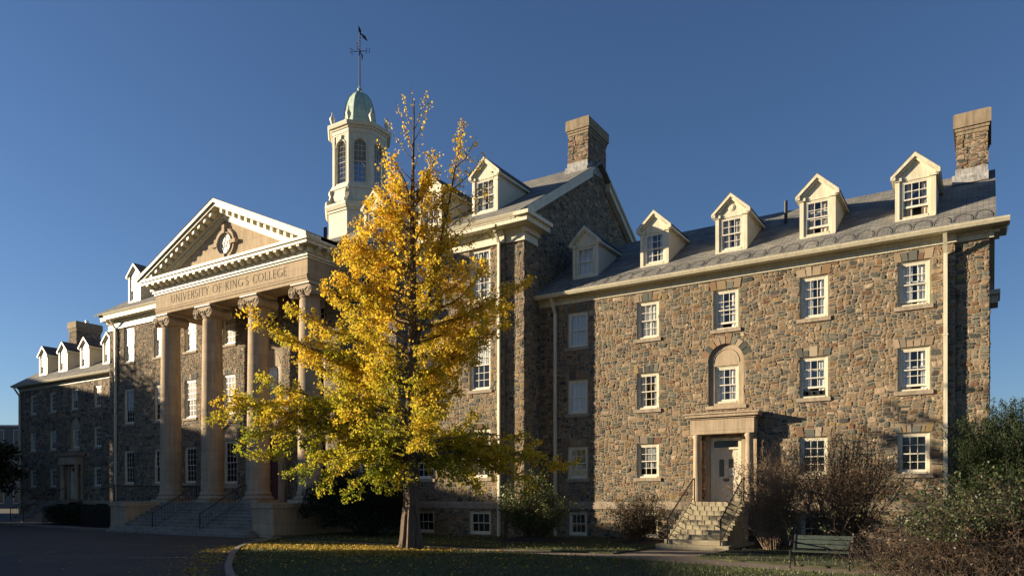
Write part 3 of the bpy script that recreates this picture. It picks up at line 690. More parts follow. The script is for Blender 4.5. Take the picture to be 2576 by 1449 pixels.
# ---- chimneys
def chimney(x0, x1, y0, y1, z0, zt, pots):
    mb = MB(); mb.box(x0, x1, y0, y1, z0, zt-.75)
    for (xx, dx) in ((x0, 1), (x1, -1)):
        corner_stones(mb, xx, y0, z0+.6, zt-.8, dx, 1, (.15, .4), .03)
    C = part('chimney', mb, M_RUB, BLD, loc=((x0+x1)/2, y0, z0))
    cp = MB()
    for e, za, zb in ((.03, zt-.80, zt-.66), (.07, zt-.66, zt-.54), (.12, zt-.54, zt-.02), (.08, zt-.02, zt+.03)): cp.box(x0-e, x1+e, y0-e, y1+e, za, zb)
    part('chimney_cap', cp, M_CAP, C)
    fl = MB(); fl.prism([(x0-.05, y0-.05, z0+.05), (x0-.05, y0-.05, z0+.75), (x0-.05, y1, z0+.75+.2), (x0-.05, y1, z0+.6)], (x1-x0+.055, 0, 0)); fl.prism([(x0-.16, y0-.22, z0+.12), (x0-.16, y0-.04, z0+.55), (x0-.16, y1, z0+.9), (x0-.16, y1, z0+.4)], (x1-x0+.19, 0, 0))
    part('flashing', fl, M_LEAD, C)
    for px in pots: pt = MB(); pt.lathe(px, (y0+y1)/2, [(.13, zt), (.13, zt+.22), (.15, zt+.22), (.15, zt+.27)], 14); part('flue', pt, M_METAL, C, smooth=True)
chimney(-1.07, -.05, 34.0, 36.1, 13.85, 16.75, [-.56]); chimney(-68.45, -67.2, 34.0, 36.1, 13.85, 17.2, [-68.15, -67.5])
chimney(-18.87, -17.72, 34.9, 37.1, 18.75, 21.75, [-18.3]); 
mb = MB(); mb.lathe(-7.35, 33.2, [(.07, 13.2), (.07, 14.5)], 10); part('vent_pipe', mb, M_BLACK, BLD)
mb = MB(); mb.lathe(-31.5, 29.5, [(.1, 15.2), (.1, 17.0)], 10)
part('vent_pipe', mb, M_BLACK, BLD)
mb = MB(); mb.box(-9.95, -9.7, 32.0, 32.3, 12.4, 14.0); part('vent_stack', mb, plain('brown_metal', (.10, .055, .04), .6), BLD)

# ---- portico
PY = 25.45; PX0, PX1 = -41.37, -28.43
mb = MB()
mb.box(PX0, PX1, PY, PY+1.15, 12.5, 13.64)
for xa, xb in ((PX0, PX0+1.1), (PX1-1.1, PX1)): mb.box(xa, xb, PY+1.15, YM, 12.5, 13.64)
mb.box(PX0-.03, PX1+.03, PY-.03, PY-.001, 12.68, 12.80); mb.box(PX0-.05, PX1+.05, PY-.05, PY-.001, 12.80, 12.86); mb.box(PX1+.001, PX1+.05, PY-.05, YM, 12.80, 12.86); mb.box(PX1+.001, PX1+.03, PY-.03, YM, 12.68, 12.80)
ENT = part('entablature', mb, M_SAND, BLD)
mb = MB(); mb.box(PX0+1.1, PX1-1.1, PY+1.15, YM, 13.5, 13.6)
mb.box(PX0+1.1, PX1-1.1, PY+1.151, PY+1.3, 13.3, 13.5)
part('portico_ceiling', mb, M_SANDP, BLD)
# inscription
GL = {  # strokes: (x0,y0,x1,y1,width) in a unit-height box ; arcs: ('a',cx,cy,rx,ry,a0,a1,wmax,wmin)
 'U': (.78, [(.14, .95, .14, .35, .11), (.64, .95, .64, .35, .06), ('a', .39, .36, .25, .34, 180, 360, .10, .06)], [(.14, 1), (.64, 1)]),
 'N': (.82, [(.12, 0, .12, 1, .06), (.12, 1, .70, 0, .11), (.70, 0, .70, 1, .06)], [(.12, 0), (.70, 1), (.10, 1)]),
 'I': (.32, [(.16, 0, .16, 1, .11)], [(.16, 0), (.16, 1)]),
 'V': (.76, [(.10, 1, .38, 0, .11), (.38, 0, .66, 1, .06)], [(.10, 1), (.66, 1)]),
 'E': (.56, [(.14, 0, .14, 1, .11), (.14, .975, .48, .975, .05), (.14, .52, .42, .52, .05), (.14, .025, .50, .025, .05), (.48, .86, .48, 1, .04), (.50, 0, .50, .14, .04), (.42, .45, .42, .59, .04)], [(.14, 0), (.14, 1)]),
 'R': (.66, [(.14, 0, .14, 1, .11), ('a', .26, .75, .26, .235, -90, 90, .10, .05), (.14, .985, .28, .985, .05), (.14, .515, .28, .515, .05), (.30, .52, .60, .02, .11)], [(.14, 0), (.60, 0)]),
 'S': (.56, [('a', .28, .745, .20, .23, 30, 270, .10, .05), ('a', .28, .265, .22, .24, -150, 90, .10, .05)], []),
 'T': (.66, [(.33, 0, .33, 1, .11), (.05, .975, .61, .975, .05), (.05, .84, .05, 1, .04), (.61, .84, .61, 1, .04)], [(.33, 0)]),
 'Y': (.72, [(.10, 1, .36, .48, .11), (.36, .48, .62, 1, .06), (.36, 0, .36, .5, .11)], [(.36, 0), (.10, 1), (.62, 1)]),
 'O': (.92, [('a', .46, .5, .38, .48, 0, 360, .11, .05)], []),
 'F': (.54, [(.14, 0, .14, 1, .11), (.14, .975, .48, .975, .05), (.14, .52, .42, .52, .05), (.48, .86, .48, 1, .04), (.42, .45, .42, .59, .04)], [(.14, 0), (.14, 1)]),
 'K': (.70, [(.14, 0, .14, 1, .11), (.16, .46, .58, 1, .05), (.27, .56, .64, 0, .11)], [(.14, 0), (.14, 1), (.64, 0), (.58, 1)]),
 'G': (.82, [('a', .46, .5, .38, .48, 40, 345, .11, .05), (.78, .05, .78, .44, .09)], [(.78, .44)]),
 'C': (.76, [('a', .46, .5, .38, .48, 40, 320, .11, .05)], []),
 'L': (.54, [(.14, 0, .14, 1, .11), (.14, .025, .50, .025, .05), (.50, 0, .50, .16, .04)], [(.14, 0), (.14, 1)]),
 "'": (.22, [(.11, .98, .08, .78, .07)], []), ' ': (.42, [], [])}
def letters(mb, text, x0, x1, y, z0, h, t=.008):
    tot = sum(GL[c][0] for c in text); gap = .10; tot += gap*(len(text)-1); sx = (x1-x0)/(tot*h); x = x0
    def bar(ax, az, bx, bz, w):
        a = Vector((x+ax*h*sx, 0, z0+az*h)); b = Vector((x+bx*h*sx, 0, z0+bz*h)); d = (b-a).normalized(); n_ = Vector((-d.z, 0, d.x))*w*h/2
        mb.prism([(p.x, y-t, p.z) for p in (a+n_, a-n_, b-n_, b+n_)], (0, t, 0))
    for c in text:
        wd, st, sf = GL[c]
        for s in st:
            if s[0] == 'a':
                _, cx, cz, rx, rz, a0, a1, wm, wn_ = s; n = max(6, int(abs(a1-a0)/18))
                for i in range(n):
                    t0, t1 = R(a0+(a1-a0)*i/n), R(a0+(a1-a0)*(i+1)/n); tm = (t0+t1)/2
                    ww = wn_+(wm-wn_)*abs(math.cos(tm)); bar(cx+rx*math.cos(t0), cz+rz*math.sin(t0), cx+rx*math.cos(t1), cz+rz*math.sin(t1), ww)
            else: bar(*s)
        for sx_, sz_ in sf: bar(sx_-.10, sz_+(.015 if sz_ < .5 else -.015), sx_+.10, sz_+(.015 if sz_ < .5 else -.015), .03)
        x += (wd+gap)*h*sx
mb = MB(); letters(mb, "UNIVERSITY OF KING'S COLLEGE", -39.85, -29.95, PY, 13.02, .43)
part('inscription', mb, M_LETSHADE_TRACERY, ENT)
# horizontal cornice with blocks
mb = MB()
def ring(e, z0, z1):
    mb.box(PX0-e, PX1+e, PY-e, PY, z0, z1); mb.box(PX1, PX1+e, PY, YM+.3, z0, z1); mb.box(PX0-e, PX0, PY, YM+.3, z0, z1)
ring(.06, 13.642, 13.74); ring(.14, 13.742, 13.88); ring(.62, 14.16, 14.32); ring(.70, 14.322, 14.46); ring(.22, 13.882, 14.158)
part('portico_cornice', mb, M_CREAM, BLD)
n = 24
def block(x, y, z, ax):
    mb = MB()
    if ax == 'x': mb.prism([(x-.10, y, z+.0), (x-.10, y-.16, z-.01), (x-.10, y-.36, z+.12), (x-.10, y-.36, z+.2), (x-.10, y, z+.2)], (.2, 0, 0))
    else: mb.prism([(x, y-.1, z), (x+.16, y-.1, z-.01), (x+.36, y-.1, z+.12), (x+.36, y-.1, z+.2), (x, y-.1, z+.2)], (0, .2, 0))
    part('modillion', mb, M_CREAM, BLD)
for i in range(n): block(PX0+.06+(PX1-PX0-.12)*i/(n-1), PY-.221, 13.955, 'x')
for i in range(5): block(PX1+.221, PY+.3+.56*i, 13.955, 'y')
# pediment
mb = MB(); hp = PX1+.68-XC; za = 17.62; zb_ = 14.47; th = math.atan2(za-zb_, hp)
mb.add([(PX0+.1, PY+.05, 14.4), (PX1-.1, PY+.05, 14.4), (XC, PY+.05, 17.35)], [(0, 1, 2)])
PED = part('tympanum', mb, M_SAND, BLD)
mb = MB()
def rk(t0, t1, y0, y1, s, shrink=0.0):   # raking band: offsets measured below the top line
    a = Vector((XC+s*(hp+.06), 0, zb_)); b = Vector((XC, 0, za)); nz = Vector((0, 0, -1))/math.cos(th)
    p = [a+nz*t0, b+nz*t0, b+nz*t1, a+nz*t1]
    if shrink: p[0] = a+(b-a)*shrink+nz*t0; p[3] = a+(b-a)*shrink+nz*t1
    mb.prism([(q.x, y0, q.z) for q in p], (0, y1-y0, 0))
for s in (-1, 1):
    rk(-.12, .06, PY-.78, PY+.2, s); rk(.061, .22, PY-.68, PY+.2, s, .03)
    rk(.221, .48, PY-.24, PY+.06, s, .07); rk(.481, .66, PY-.13, PY+.05, s, .12); rk(.661, .74, PY-.06, PY+.05, s, .14)
part('raking_cornice', mb, M_CREAM, BLD)
for s in (-1, 1):
    for i in range(13):
        mb = MB()
        f = .09+.88*i/12.5; px = XC+s*hp*(1-f); pz = zb_+(za-zb_)*f-.24/math.cos(th)
        d = .09
        mb.prism([(px-d, PY-.241, pz-.22-s*-d*math.tan(th)*1), (px+d, PY-.241, pz-.22-s*d*math.tan(th)), (px+d, PY-.241, pz-s*d*math.tan(th)), (px-d, PY-.241, pz+s*d*math.tan(th))], (0, -.36, 0)); part('modillion', mb, M_CREAM, BLD)
mb = MB()
for s in (-1, 1):
    a = Vector((XC+s*(hp+.08), 0, zb_+.15)); b = Vector((XC, 0, za+.16))
    mb.prism([(a.x, PY-.80, a.z), (b.x, PY-.80, b.z), (b.x, PY-.80, b.z-.03), (a.x, PY-.80, a.z-.03)], (0, 8.2, 0))
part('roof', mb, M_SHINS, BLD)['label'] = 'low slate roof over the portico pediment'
# medallion
mx_, mz_ = XC+.02, 15.52
mb = MB(); n = 40
def annulus(mb, cx, cz, ri, ro, y0, y1):
    vs = []
    for i in range(n):
        c, s = math.cos(2*PI*i/n), math.sin(2*PI*i/n)
        vs += [(cx+ri*c, y0, cz+ri*s), (cx+ro*c, y0, cz+ro*s), (cx+ro*c, y1, cz+ro*s), (cx+ri*c, y1, cz+ri*s)]
    fs = []
    for i in range(n):
        a, b = 4*i, 4*((i+1) % n)
        fs += [(a, a+1, b+1, b), (a+1, a+2, b+2, b+1), (a+3, b+3, b+2, a+2), (a, b, b+3, a+3)]
    mb.add(vs, fs)
annulus(mb, mx_, mz_, .57, .62, PY-.12, PY+.06); annulus(mb, mx_, mz_, .62, .82, PY-.07, PY+.06); annulus(mb, mx_, mz_, .82, .87, PY-.02, PY+.06)
for a in range(4):
    c, s = math.cos(a*PI/2), math.sin(a*PI/2); mb.box(mx_+c*.55-.10*abs(s)-.0*abs(c), mx_+c*1.0+.10*abs(s), PY-.16, PY+.05, mz_+s*.55-.10*abs(c), mz_+s*1.0+.10*abs(c))
MED = part('medallion', mb, M_SANDP, BLD, smooth=False)
mb = MB(); mb.lathe(mx_, mz_, [(.60, PY+.02), (.60, PY+.04)], 40, axis='y'); part('medallion_panel', mb, M_SASH, MED)
mb = MB()
mb.tube([(mx_+.13*math.cos(2*PI*i/20), PY+.01, mz_+.02+.13*math.sin(2*PI*i/20)) for i in range(21)], .014, 5)
for p in ([(0, .15), (0, .40)], [(-.16, .40), (.16, .40)], [(-.09, -.09), (-.28, -.42)], [(.08, -.1), (.16, -.40)], [(-.36, -.1), (-.25, .28), (-.1, .45)], [(.34, -.16), (.3, .2), (.14, .42)], [(-.4, -.2), (-.25, -.45), (0, -.52)], [(-.24, .1), (-.13, .03)], [(.13, .03), (.26, .14)]):
    mb.tube([(mx_+a, PY+.012, mz_+b) for a, b in p], .013, 5)
part('medallion_tracery', mb, M_LETSHADE_TRACERY, MED)
# columns
def column(x, y):
    mb = MB(); prof = []
    for i in range(13):
        f = i/12; prof.append((.60-.09*f**1.7, 2.12+(11.78-2.12)*f))
    prof = [(.66, 2.02), (.63, 2.08)]+prof+[(.545, 11.80), (.56, 11.86), (.52, 11.90)]
    mb.lathe(x, y, prof, 40)
    C = part('column', mb, M_SAND, BLD, smooth=True, loc=(x, y, 1.5))
    b = MB(); b.box(x-.78, x+.78, y-.78, y+.78, 1.5, 1.66); b.lathe(x, y, [(.76, 1.66), (.80, 1.72), (.78, 1.80), (.70, 1.84), (.66, 1.90), (.70, 1.95), (.68, 2.0), (.64, 2.03)], 36)
    part('column_base', b, M_SANDP, C, smooth=True)
    c = MB(); c.box(x-.66, x+.66, y-.66, y+.66, 12.40, 12.499); c.lathe(x, y, [(.53, 11.88), (.60, 11.95), (.66, 12.04), (.62, 12.12), (.55, 12.20)], 32)
    c.box(x-.55, x+.55, y-.60, y+.60, 12.18, 12.40)
    for s in (-1, 1):
        cx, cz = x+s*.58, 12.06
        c.lathe(cx, cz, [(.28, y-.62), (.28, y-.56), (.24, y-.40), (.19, y-.10), (.21, y), (.19, y+.1), (.24, y+.4), (.28, y+.56), (.28, y+.62)], 24, axis='y')
        for yy in (y-.635, y+.635):
            sp = [(cx+(-s)*(.27*(1-.78*i/44))*math.cos(i/44*PI*4.6+PI/2)*1.0, yy, cz+(.27*(1-.78*i/44))*math.sin(i/44*PI*4.6+PI/2)) for i in range(45)]
            c.tube(sp, .034, 5)
        c.lathe(cx, cz, [(.06, y-.67), (.06, y-.6)], 10, axis='y')
    for i in range(5): c.lathe(x-.36+.18*i, 12.10, [(.01, y-.70), (.06, y-.67), (.07, y-.60), (.05, y-.5)], 10, axis='y')
    part('capital', c, M_SANDP, C, smooth=True)
    w = MB(); w.box(x-.68, x+.68, y-.68, y+.68, 12.43, 12.465); part('capital_cover', w, M_SASH, C)
for dx in (-5.95, -1.98, 1.98, 5.95): column(XC+dx, PY+.62)
# podium
mb = MB()
mb.box(-41.8, -28.0, 25.4, YM, -.2, 1.5)
for xa, xb in ((-41.8, -40.3), (-29.5, -28.0)):
    mb.box(xa, xb, 23.0, 25.4, -.2, 1.28)
    mb.box(xa-.05, xb+.05, 22.94, 25.4, 1.281, 1.5)
    mb.box(xa-.04, xb+.04, 22.96, 25.4, -.2, .15)
mb.box(-41.85, -41.79, 25.4, YM, 1.28, 1.5); mb.box(-28.01, -27.95, 25.4, YM, 1.28, 1.5)
part('podium', mb, M_SAND, BLD)
# entrance behind the columns
mb = MB(); x = MX[4]
for s in (-1, 1):
    mb.box(x+s*.86, x+s*1.25, YM-.12, YM-.001, 1.5, 5.1); mb.lathe(x+s*1.42, YM-.45, [(.2, 1.5), (.2, 1.62), (.16, 1.68), (.15, 4.85), (.2, 4.92), (.2, 5.1)], 18)
mb.box(x-1.7, x+1.7, YM-.62, YM-.001, 5.1, 5.55); mb.box(x-1.85, x+1.85, YM-.78, YM-.001, 5.55, 5.68); mb.box(x-1.95, x+1.95, YM-.88, YM-.001, 5.68, 5.76)
part('entrance_surround', mb, M_SANDP, BLD, smooth=False)
mb = MB(); mb.box(x-.85, x+.85, YM+.14, YM+.2, 1.52, 4.2)
for s in (-1, 1):
    for z0, z1 in ((1.7, 2.4), (2.55, 3.3), (3.45, 4.05)): mb.box(x+s*.1, x+s*.72, YM+.12, YM+.14, z0, z1)
D = part('entrance_door', mb, M_DOORR, BLD)
mb = MB(); mb.box(x-.85, x+.85, YM+.1, YM+.2, 4.2, 4.32); mb.box(x-.85, x+.85, YM+.13, YM+.18, 4.92, 5.0)
for i in range(5): mb.box(x-.85+.415*i, x-.81+.415*i, YM+.13, YM+.18, 4.32, 4.92)
part('transom_window', mb, M_SASH, D)
mb = MB(); mb.box(x-.05, x-.03, YM+.06, YM+.12, 2.6, 2.75); mb.box(x+.03, x+.05, YM+.06, YM+.12, 2.6, 2.75); part('handle', mb, M_METAL, D)
# ---- side doors with canopies
def doorcase(x, label):
    mb = MB()
    mb.box(x-1.28, x+1.28, YW-.58, YW-.001, 4.45, 4.92); mb.box(x-1.34, x+1.34, YW-.63, YW-.001, 4.92, 4.99); mb.box(x-1.46, x+1.46, YW-.73, YW-.001, 4.99, 5.10); mb.box(x-1.52, x+1.52, YW-.78, YW-.001, 5.10, 5.16)
    mb.box(x-1.27, x+1.27, YW-.57, YW-.001, 4.32, 4.45)
    P_ = part('door_canopy', mb, M_SANDP, BLD, loc=(x, YW, 1.6)); P_['label'] = label
    for s in (-1, 1): c = MB(); c.lathe(x+s*1.05, YW-.38, [(.2, 1.6), (.2, 1.7), (.17, 1.78), (.165, 2.6), (.145, 4.15), (.185, 4.2), (.185, 4.32)], 20); part('canopy_column', c, M_SANDP, P_, smooth=True)
    for s in (-1, 1):
        c = MB(); c.box(x+s*.98, x+s*1.26, YW-.10, YW-.001, 1.6, 4.32); c.box(x+s*1.0, x+s*1.24, YW-.14, YW-.1, 4.12, 4.32)
        part('canopy_pilaster', c, M_SANDP, P_)
        c = MB(); c.box(x+s*.66, x+s*.80, YW-.10, YW-.001, 1.6, 4.32); part('canopy_pilaster', c, M_SANDP, P_)
    f = MB(); f.box(x-.62, x-.5, YW+.02, YW+.2, 1.62, 4.2); f.box(x+.5, x+.62, YW+.02, YW+.2, 1.62, 4.2); f.box(x-.5, x+.5, YW+.02, YW+.2, 4.08, 4.2); f.box(x-.5, x+.5, YW+.03, YW+.2, 3.72, 3.80)
    part('door_frame', f, M_CREAM, BLD)
    d = MB(); d.box(x-.5, x+.5, YW+.1, YW+.15, 1.62, 3.72)
    for s in (-1, 1):
        d.box(x+s*.10, x+s*.42, YW+.088, YW+.1, 1.85, 2.45); d.box(x+s*.10, x+s*.42, YW+.088, YW+.1, 3.42, 3.60)
    D = part('door', d, M_DOORW, BLD)
    g = MB(); g.box(x-.29, x-.09, YW+.095, YW+.1, 2.62, 3.32); g.box(x+.09, x+.29, YW+.095, YW+.1, 2.62, 3.32); g.box(x-.13, x+.13, YW+.09, YW+.1, 2.42, 2.55); g.box(x-.5, x+.5, YW+.12, YW+.13, 3.80, 4.08)
    part('door_glass', g, plain('dark_door_glass', (.012, .012, .014), .12), D)
    h = MB(); h.box(x+.38, x+.43, YW+.03, YW+.1, 2.5, 2.62); part('handle', h, M_METAL, D)
    return D
D1 = doorcase(WX[2], 'sunlit sandstone door canopy on columns')
mb = MB(); mb.box(WX[2]+.10, WX[2]+.30, YW+.085, YW+.092, 2.64, 2.98); part('notice', mb, plain('paper_notice', (.7, .7, .68), .8, .3, 14), D1)
doorcase(LX[2], 'shaded sandstone door canopy on the left wing')

# ---- cupola
CX, CY = -35.2, 36.0
def octa(mb, r0, z0, r1=None, z1=None): mb.lathe(CX, CY, [(r0, z0), (r1 or r0, z1)], 8, rot=PI/8)
mb = MB(); octa(mb, 2.14, 17.0, 2.14, 20.1)
CUP = part('cupola', mb, M_SIDEF, BLD, loc=(CX, CY, 18)); CUP['label'] = 'octagonal cream cupola with arched windows and green dome'
mb = MB()
octa(mb, 2.22, 20.1, 2.22, 20.24); octa(mb, 2.30, 20.24, 2.40, 20.45); octa(mb, 2.40, 20.45, 2.40, 20.58); octa(mb, 1.98, 20.58, 1.98, 21.62); octa(mb, 2.04, 21.62, 2.04, 21.74); octa(mb, 1.95, 21.74, 1.95, 21.9)
# lantern walls with arched openings
RL = 1.83; ap = RL*math.cos(PI/8); fw = 2*RL*math.sin(PI/8)
zl0, zl1 = 21.9, 25.12; wz0, wzc, wr = 22.05, 24.42, .37
glass = MB(); munt = MB()
for k in range(8):
    a = k*PI/4; nx, ny = math.cos(a), math.sin(a); tx, ty = -ny, nx
    def P(u, d, z): return (CX+nx*(ap+d)+tx*u, CY+ny*(ap+d)+ty*u, z)
    h = fw/2
    for u0, u1, z0, z1 in ((-h, -wr, zl0, zl1), (wr, h, zl0, zl1), (-wr, wr, zl0, wz0), (-wr, wr, wzc+wr, zl1)):
        mb.add([P(u0, 0, z0), P(u1, 0, z0), P(u1, 0, z1), P(u0, 0, z1), P(u0, -.15, z0), P(u1, -.15, z0), P(u1, -.15, z1), P(u0, -.15, z1)], [(0, 1, 2, 3), (4, 7, 6, 5), (0, 4, 5, 1), (3, 2, 6, 7), (0, 3, 7, 4), (1, 5, 6, 2)])
    for s in (-1, 1):
        for i in range(6):
            t0, t1 = PI/2*i/6, PI/2*(i+1)/6
            q0 = (s*wr*math.cos(t0), wzc+wr*math.sin(t0)); q1 = (s*wr*math.cos(t1), wzc+wr*math.sin(t1)); c = (s*wr, wzc+wr)
            mb.add([P(c[0], 0, c[1]), P(q0[0], 0, q0[1]), P(q1[0], 0, q1[1]), P(c[0], -.15, c[1]), P(q0[0], -.15, q0[1]), P(q1[0], -.15, q1[1])], [(0, 1, 2), (3, 5, 4), (1, 4, 5, 2)])
    # arch trim, corner pilaster, panel below
    mb.tube([P((wr+.05)*math.cos(PI*i/12), .02, wzc+(wr+.05)*math.sin(PI*i/12)) for i in range(13)], .035, 5)
    for s in (-1, 1):
        mb.prism([P(s*(h+.02), .05, zl0), P(s*(h-.16), .05, zl0), P(s*(h-.16), .05, zl1), P(s*(h+.02), .05, zl1)], (-nx*.04, -ny*.04, 0))
        mb.tube([P(s*(wr+.05), .02, wz0), P(s*(wr+.05), .02, wzc)], .03, 5)
    mb.prism([P(-.09, .10, wzc+wr+.03), P(.09, .10, wzc+wr+.03), P(.12, .10, zl1-.02), P(-.12, .10, zl1-.02)], (-nx*.1, -ny*.1, 0))
    ap2 = 1.98*math.cos(PI/8)-ap
    mb.prism([P(-.5, ap2+.03, 20.85), P(.5, ap2+.03, 20.85), P(.5, ap2+.03, 21.45), P(-.5, ap2+.03, 21.45)], (-nx*.03, -ny*.03, 0))
    glass.add([P(-wr, -.10, wz0), P(wr, -.10, wz0), P(wr, -.10, wzc)]+[P(wr*math.cos(PI*i/10), -.10, wzc+wr*math.sin(PI*i/10)) for i in range(1, 10)]+[P(-wr, -.10, wzc)], [tuple(range(13))])
    for i in (-1, 1): munt.tube([P(i*wr/3, -.08, wz0), P(i*wr/3, -.08, wzc+wr*.92)], .014, 4)
    for j in range(1, 8): munt.tube([P(-wr, -.08, wz0+(wzc-wz0)*j/7), P(wr, -.08, wz0+(wzc-wz0)*j/7)], .014 if j != 4 else .03, 4)
    # scroll brackets at the corners
    av = a+PI/8; bx, by = math.cos(av), math.sin(av)
    def Q(d, z): return Vector((CX+bx*d, CY+by*d, z))
    tv = Vector((-by, bx, 0))*.11
    prof = [(1.95, 21.61), (2.08, 21.61), (2.13, 21.45), (2.05, 21.25), (2.12, 21.0), (2.31, 20.86), (2.35, 20.7), (2.29, 20.59), (1.95, 20.59)]
    mb.prism([Q(d, z)-tv for d, z in prof], tv*2)
octa(mb, 1.86, 25.12, 1.86, 25.22); octa(mb, 1.90, 25.22, 1.92, 25.45); octa(mb, 1.98, 25.45, 2.04, 25.58); octa(mb, 2.14, 25.58, 2.22, 25.75); octa(mb, 2.22, 25.75, 2.22, 25.81); octa(mb, 1.3, 25.81, 1.25, 25.95)
part('lantern', mb, M_CREAM, CUP); part('lantern_glass', glass, glass_mat('lantern_glass', .10, (.42, .47, .52)), CUP); part('glazing_bars', munt, M_SASH, CUP)
mb = MB(); mb.lathe(CX, CY, [(1.20, 25.95), (1.14, 26.2), (1.10, 26.6), (1.04, 27.1), (.94, 27.6), (.76, 28.1), (.50, 28.45), (.24, 28.6), (.14, 28.65)], 8, rot=PI/8)
for k in range(8):
    a = PI/8+k*PI/4
    mb.tube([(CX+r*math.cos(a), CY+r*math.sin(a), z) for r, z in ((1.21, 25.95), (1.15, 26.2), (1.11, 26.6), (1.05, 27.1), (.95, 27.6), (.77, 28.1), (.51, 28.45), (.24, 28.61))], .03, 5)
mb.lathe(CX, CY, [(.14, 28.62), (.22, 28.68), (.10, 28.76), (.16, 28.9), (.06, 29.02), (.04, 29.1)], 14)
part('dome', mb, M_COPPER, CUP)
for k in range(8):
    a = PI/8+k*PI/4; ux, uy = CX+1.9*math.cos(a), CY+1.9*math.sin(a)
    mb = MB(); mb.lathe(ux, uy, [(r_, z_-1.03) for r_, z_ in ((.12, 26.84), (.12, 26.93), (.06, 26.97), (.07, 27.02), (.17, 27.32), (.18, 27.40), (.10, 27.45), (.12, 27.5), (.05, 27.58), (.04, 27.78), (.01, 27.86))], 12)
    part('urn', mb, M_CREAM, CUP, smooth=True)
# weathervane
mb = MB(); mb.tube([(CX, CY, 29.0), (CX, CY, 32.7)], [.05, .034], 8); mb.lathe(CX, CY, [(.02, 31.32), (.08, 31.38), (.08, 31.44), (.02, 31.5)], 10); mb.lathe(CX, CY, [(.02, 32.0), (.06, 32.07), (.02, 32.16)], 8)
VA = R(28)
def vdir(k): a = VA+k*PI/2; return Vector((math.cos(a), math.sin(a), 0))
for k in range(4): mb.tube([(CX, CY, 31.41), tuple(Vector((CX, CY, 31.41))+vdir(k)*.45)], .02, 6)
mb.tube([(CX, CY, 32.3), (CX+.31, CY+.1, 32.3)], .012, 5)
VN = part('weathervane', mb, M_BLACK, CUP)
lt = MB()
def vlet(k, strokes):
    d = vdir(k); o = Vector((CX, CY, 31.41))+d*.56
    for s in strokes: lt.tube([tuple(o+d*a*.75+Vector((0, 0, b))) for a, b in s], .022, 5)
vlet(0, [[(-.14, -.18), (-.14, .18), (.14, -.18), (.14, .18)]])
vlet(3, [[(-.14, .18), (-.14, -.18)], [(-.14, .18), (.12, .18)], [(-.14, 0), (.08, 0)], [(-.14, -.18), (.12, -.18)]])
vlet(2, [[(.12, .16), (0, .19), (-.12, .12), (-.06, .02), (.08, -.03), (.12, -.12), (0, -.19), (-.13, -.15)]])
vlet(1, [[(-.17, .18), (-.09, -.18), (0, .1), (.09, -.18), (.17, .18)]])
part('compass_letters', lt, M_BLACK, VN)
# ---------------------------------------------------------------- two crows on the vane
M_CROW = plain('black_feathers', (.006, .006, .007), .9, spec=.05)
def crow(base, tilt, yaw, label, flip=1):
    b = Vector(base); ax = Vector((math.cos(yaw)*math.cos(tilt), math.sin(yaw)*math.cos(tilt), math.sin(tilt)))  # body axis, tail to head
    mb = MB(); up = Vector((0, 0, 1))
    pts = [(-.34, .016), (-.24, .03), (-.15, .055), (-.05, .085), (.06, .088), (.13, .06), (.17, .055), (.22, .058), (.26, .035), (.30, .016), (.34, .004)]
    mb.tube([tuple(b+up*.10+ax*d) for d, r in pts], [r for d, r in pts], 10)
    side = ax.cross(up).normalized()
    for s in (-1, 1):
        mb.tube([tuple(b+up*.10+ax*.08+side*s*.06), tuple(b+up*.09-ax*.1+side*s*.075), tuple(b+up*.08-ax*.27+side*s*.02)], [.03, .045, .008], 6)
        mb.tube([tuple(b+up*.05+side*s*.03), tuple(b-up*.02+side*s*.025)], .01, 5)
    o = part('crow', mb, M_CROW, None, smooth=True, loc=base); tag(o, label, 'bird', 'crows on the weathervane')
crow((CX, CY, 32.68), R(76), R(200), 'black crow perched upright on the very tip of the weathervane')
crow((CX+.31, CY+.1, 32.2), R(48), R(212), 'black crow with lowered tail on the side spur below the tip')

# ------------------------------------------------------------------ stairs and railings
def stairs(mb, x0, x1, yf, yt, n, z0, z1):
    for i in range(n):
        ya = yf+(yt-yf)*i/n; zt = z0+(z1-z0)*(i+1)/n
        mb.box(x0, x1, ya, yt+.0, z0 if i == 0 else z0+(z1-z0)*i/n+.001, zt)
        mb.box(x0-.0, x1+.0, ya-.045, ya, zt-.035, zt)
mb = MB(); stairs(mb, -40.295, -29.505, 22.98, 25.395, 8, .22, 1.5); mb.box(-40.8, -29.0, 22.2, 22.935, -.2, .05); mb.box(-40.6, -29.2, 22.55, 22.93, .051, .21); mb.box(-40.295, -29.505, 22.937, 25.39, -.2, .218)
o = part('stone_stairs', mb, M_STEP, None, loc=(XC, 23, 0)); tag(o, 'wide grey stone stairs rising to the columned portico', 'stairs')
def rail(name, pts, label, group, h=.92, step=.14, post=True, top_r=.028, rh=None):
    """iron railing along ground points pts; balusters between two rails"""
    T = thing(name, label, 'railing', pts[0], group)
    rl = MB(); bl = MB()
    up = Vector((0, 0, h)); lo = Vector((0, 0, .12))
    P = [Vector(p) for p in pts]
    rl.tube([tuple(p+up) for p in P], top_r, 6); rl.tube([tuple(p+lo) for p in P], .016, 5)
    for p in (P[0], P[-1]): rl.tube([tuple(p), tuple(p+up+Vector((0, 0, .05)))], .03, 6)
    for a, b in zip(P, P[1:]):
        n = max(1, int((b-a).length/step))
        for i in range(1, n):
            q = a+(b-a)*i/n; bl.tube([tuple(q+lo), tuple(q+up)], .0095, 4)
    part('rail', rl, M_BLACK, T); part('balusters', bl, M_BLACK, T)
    return T
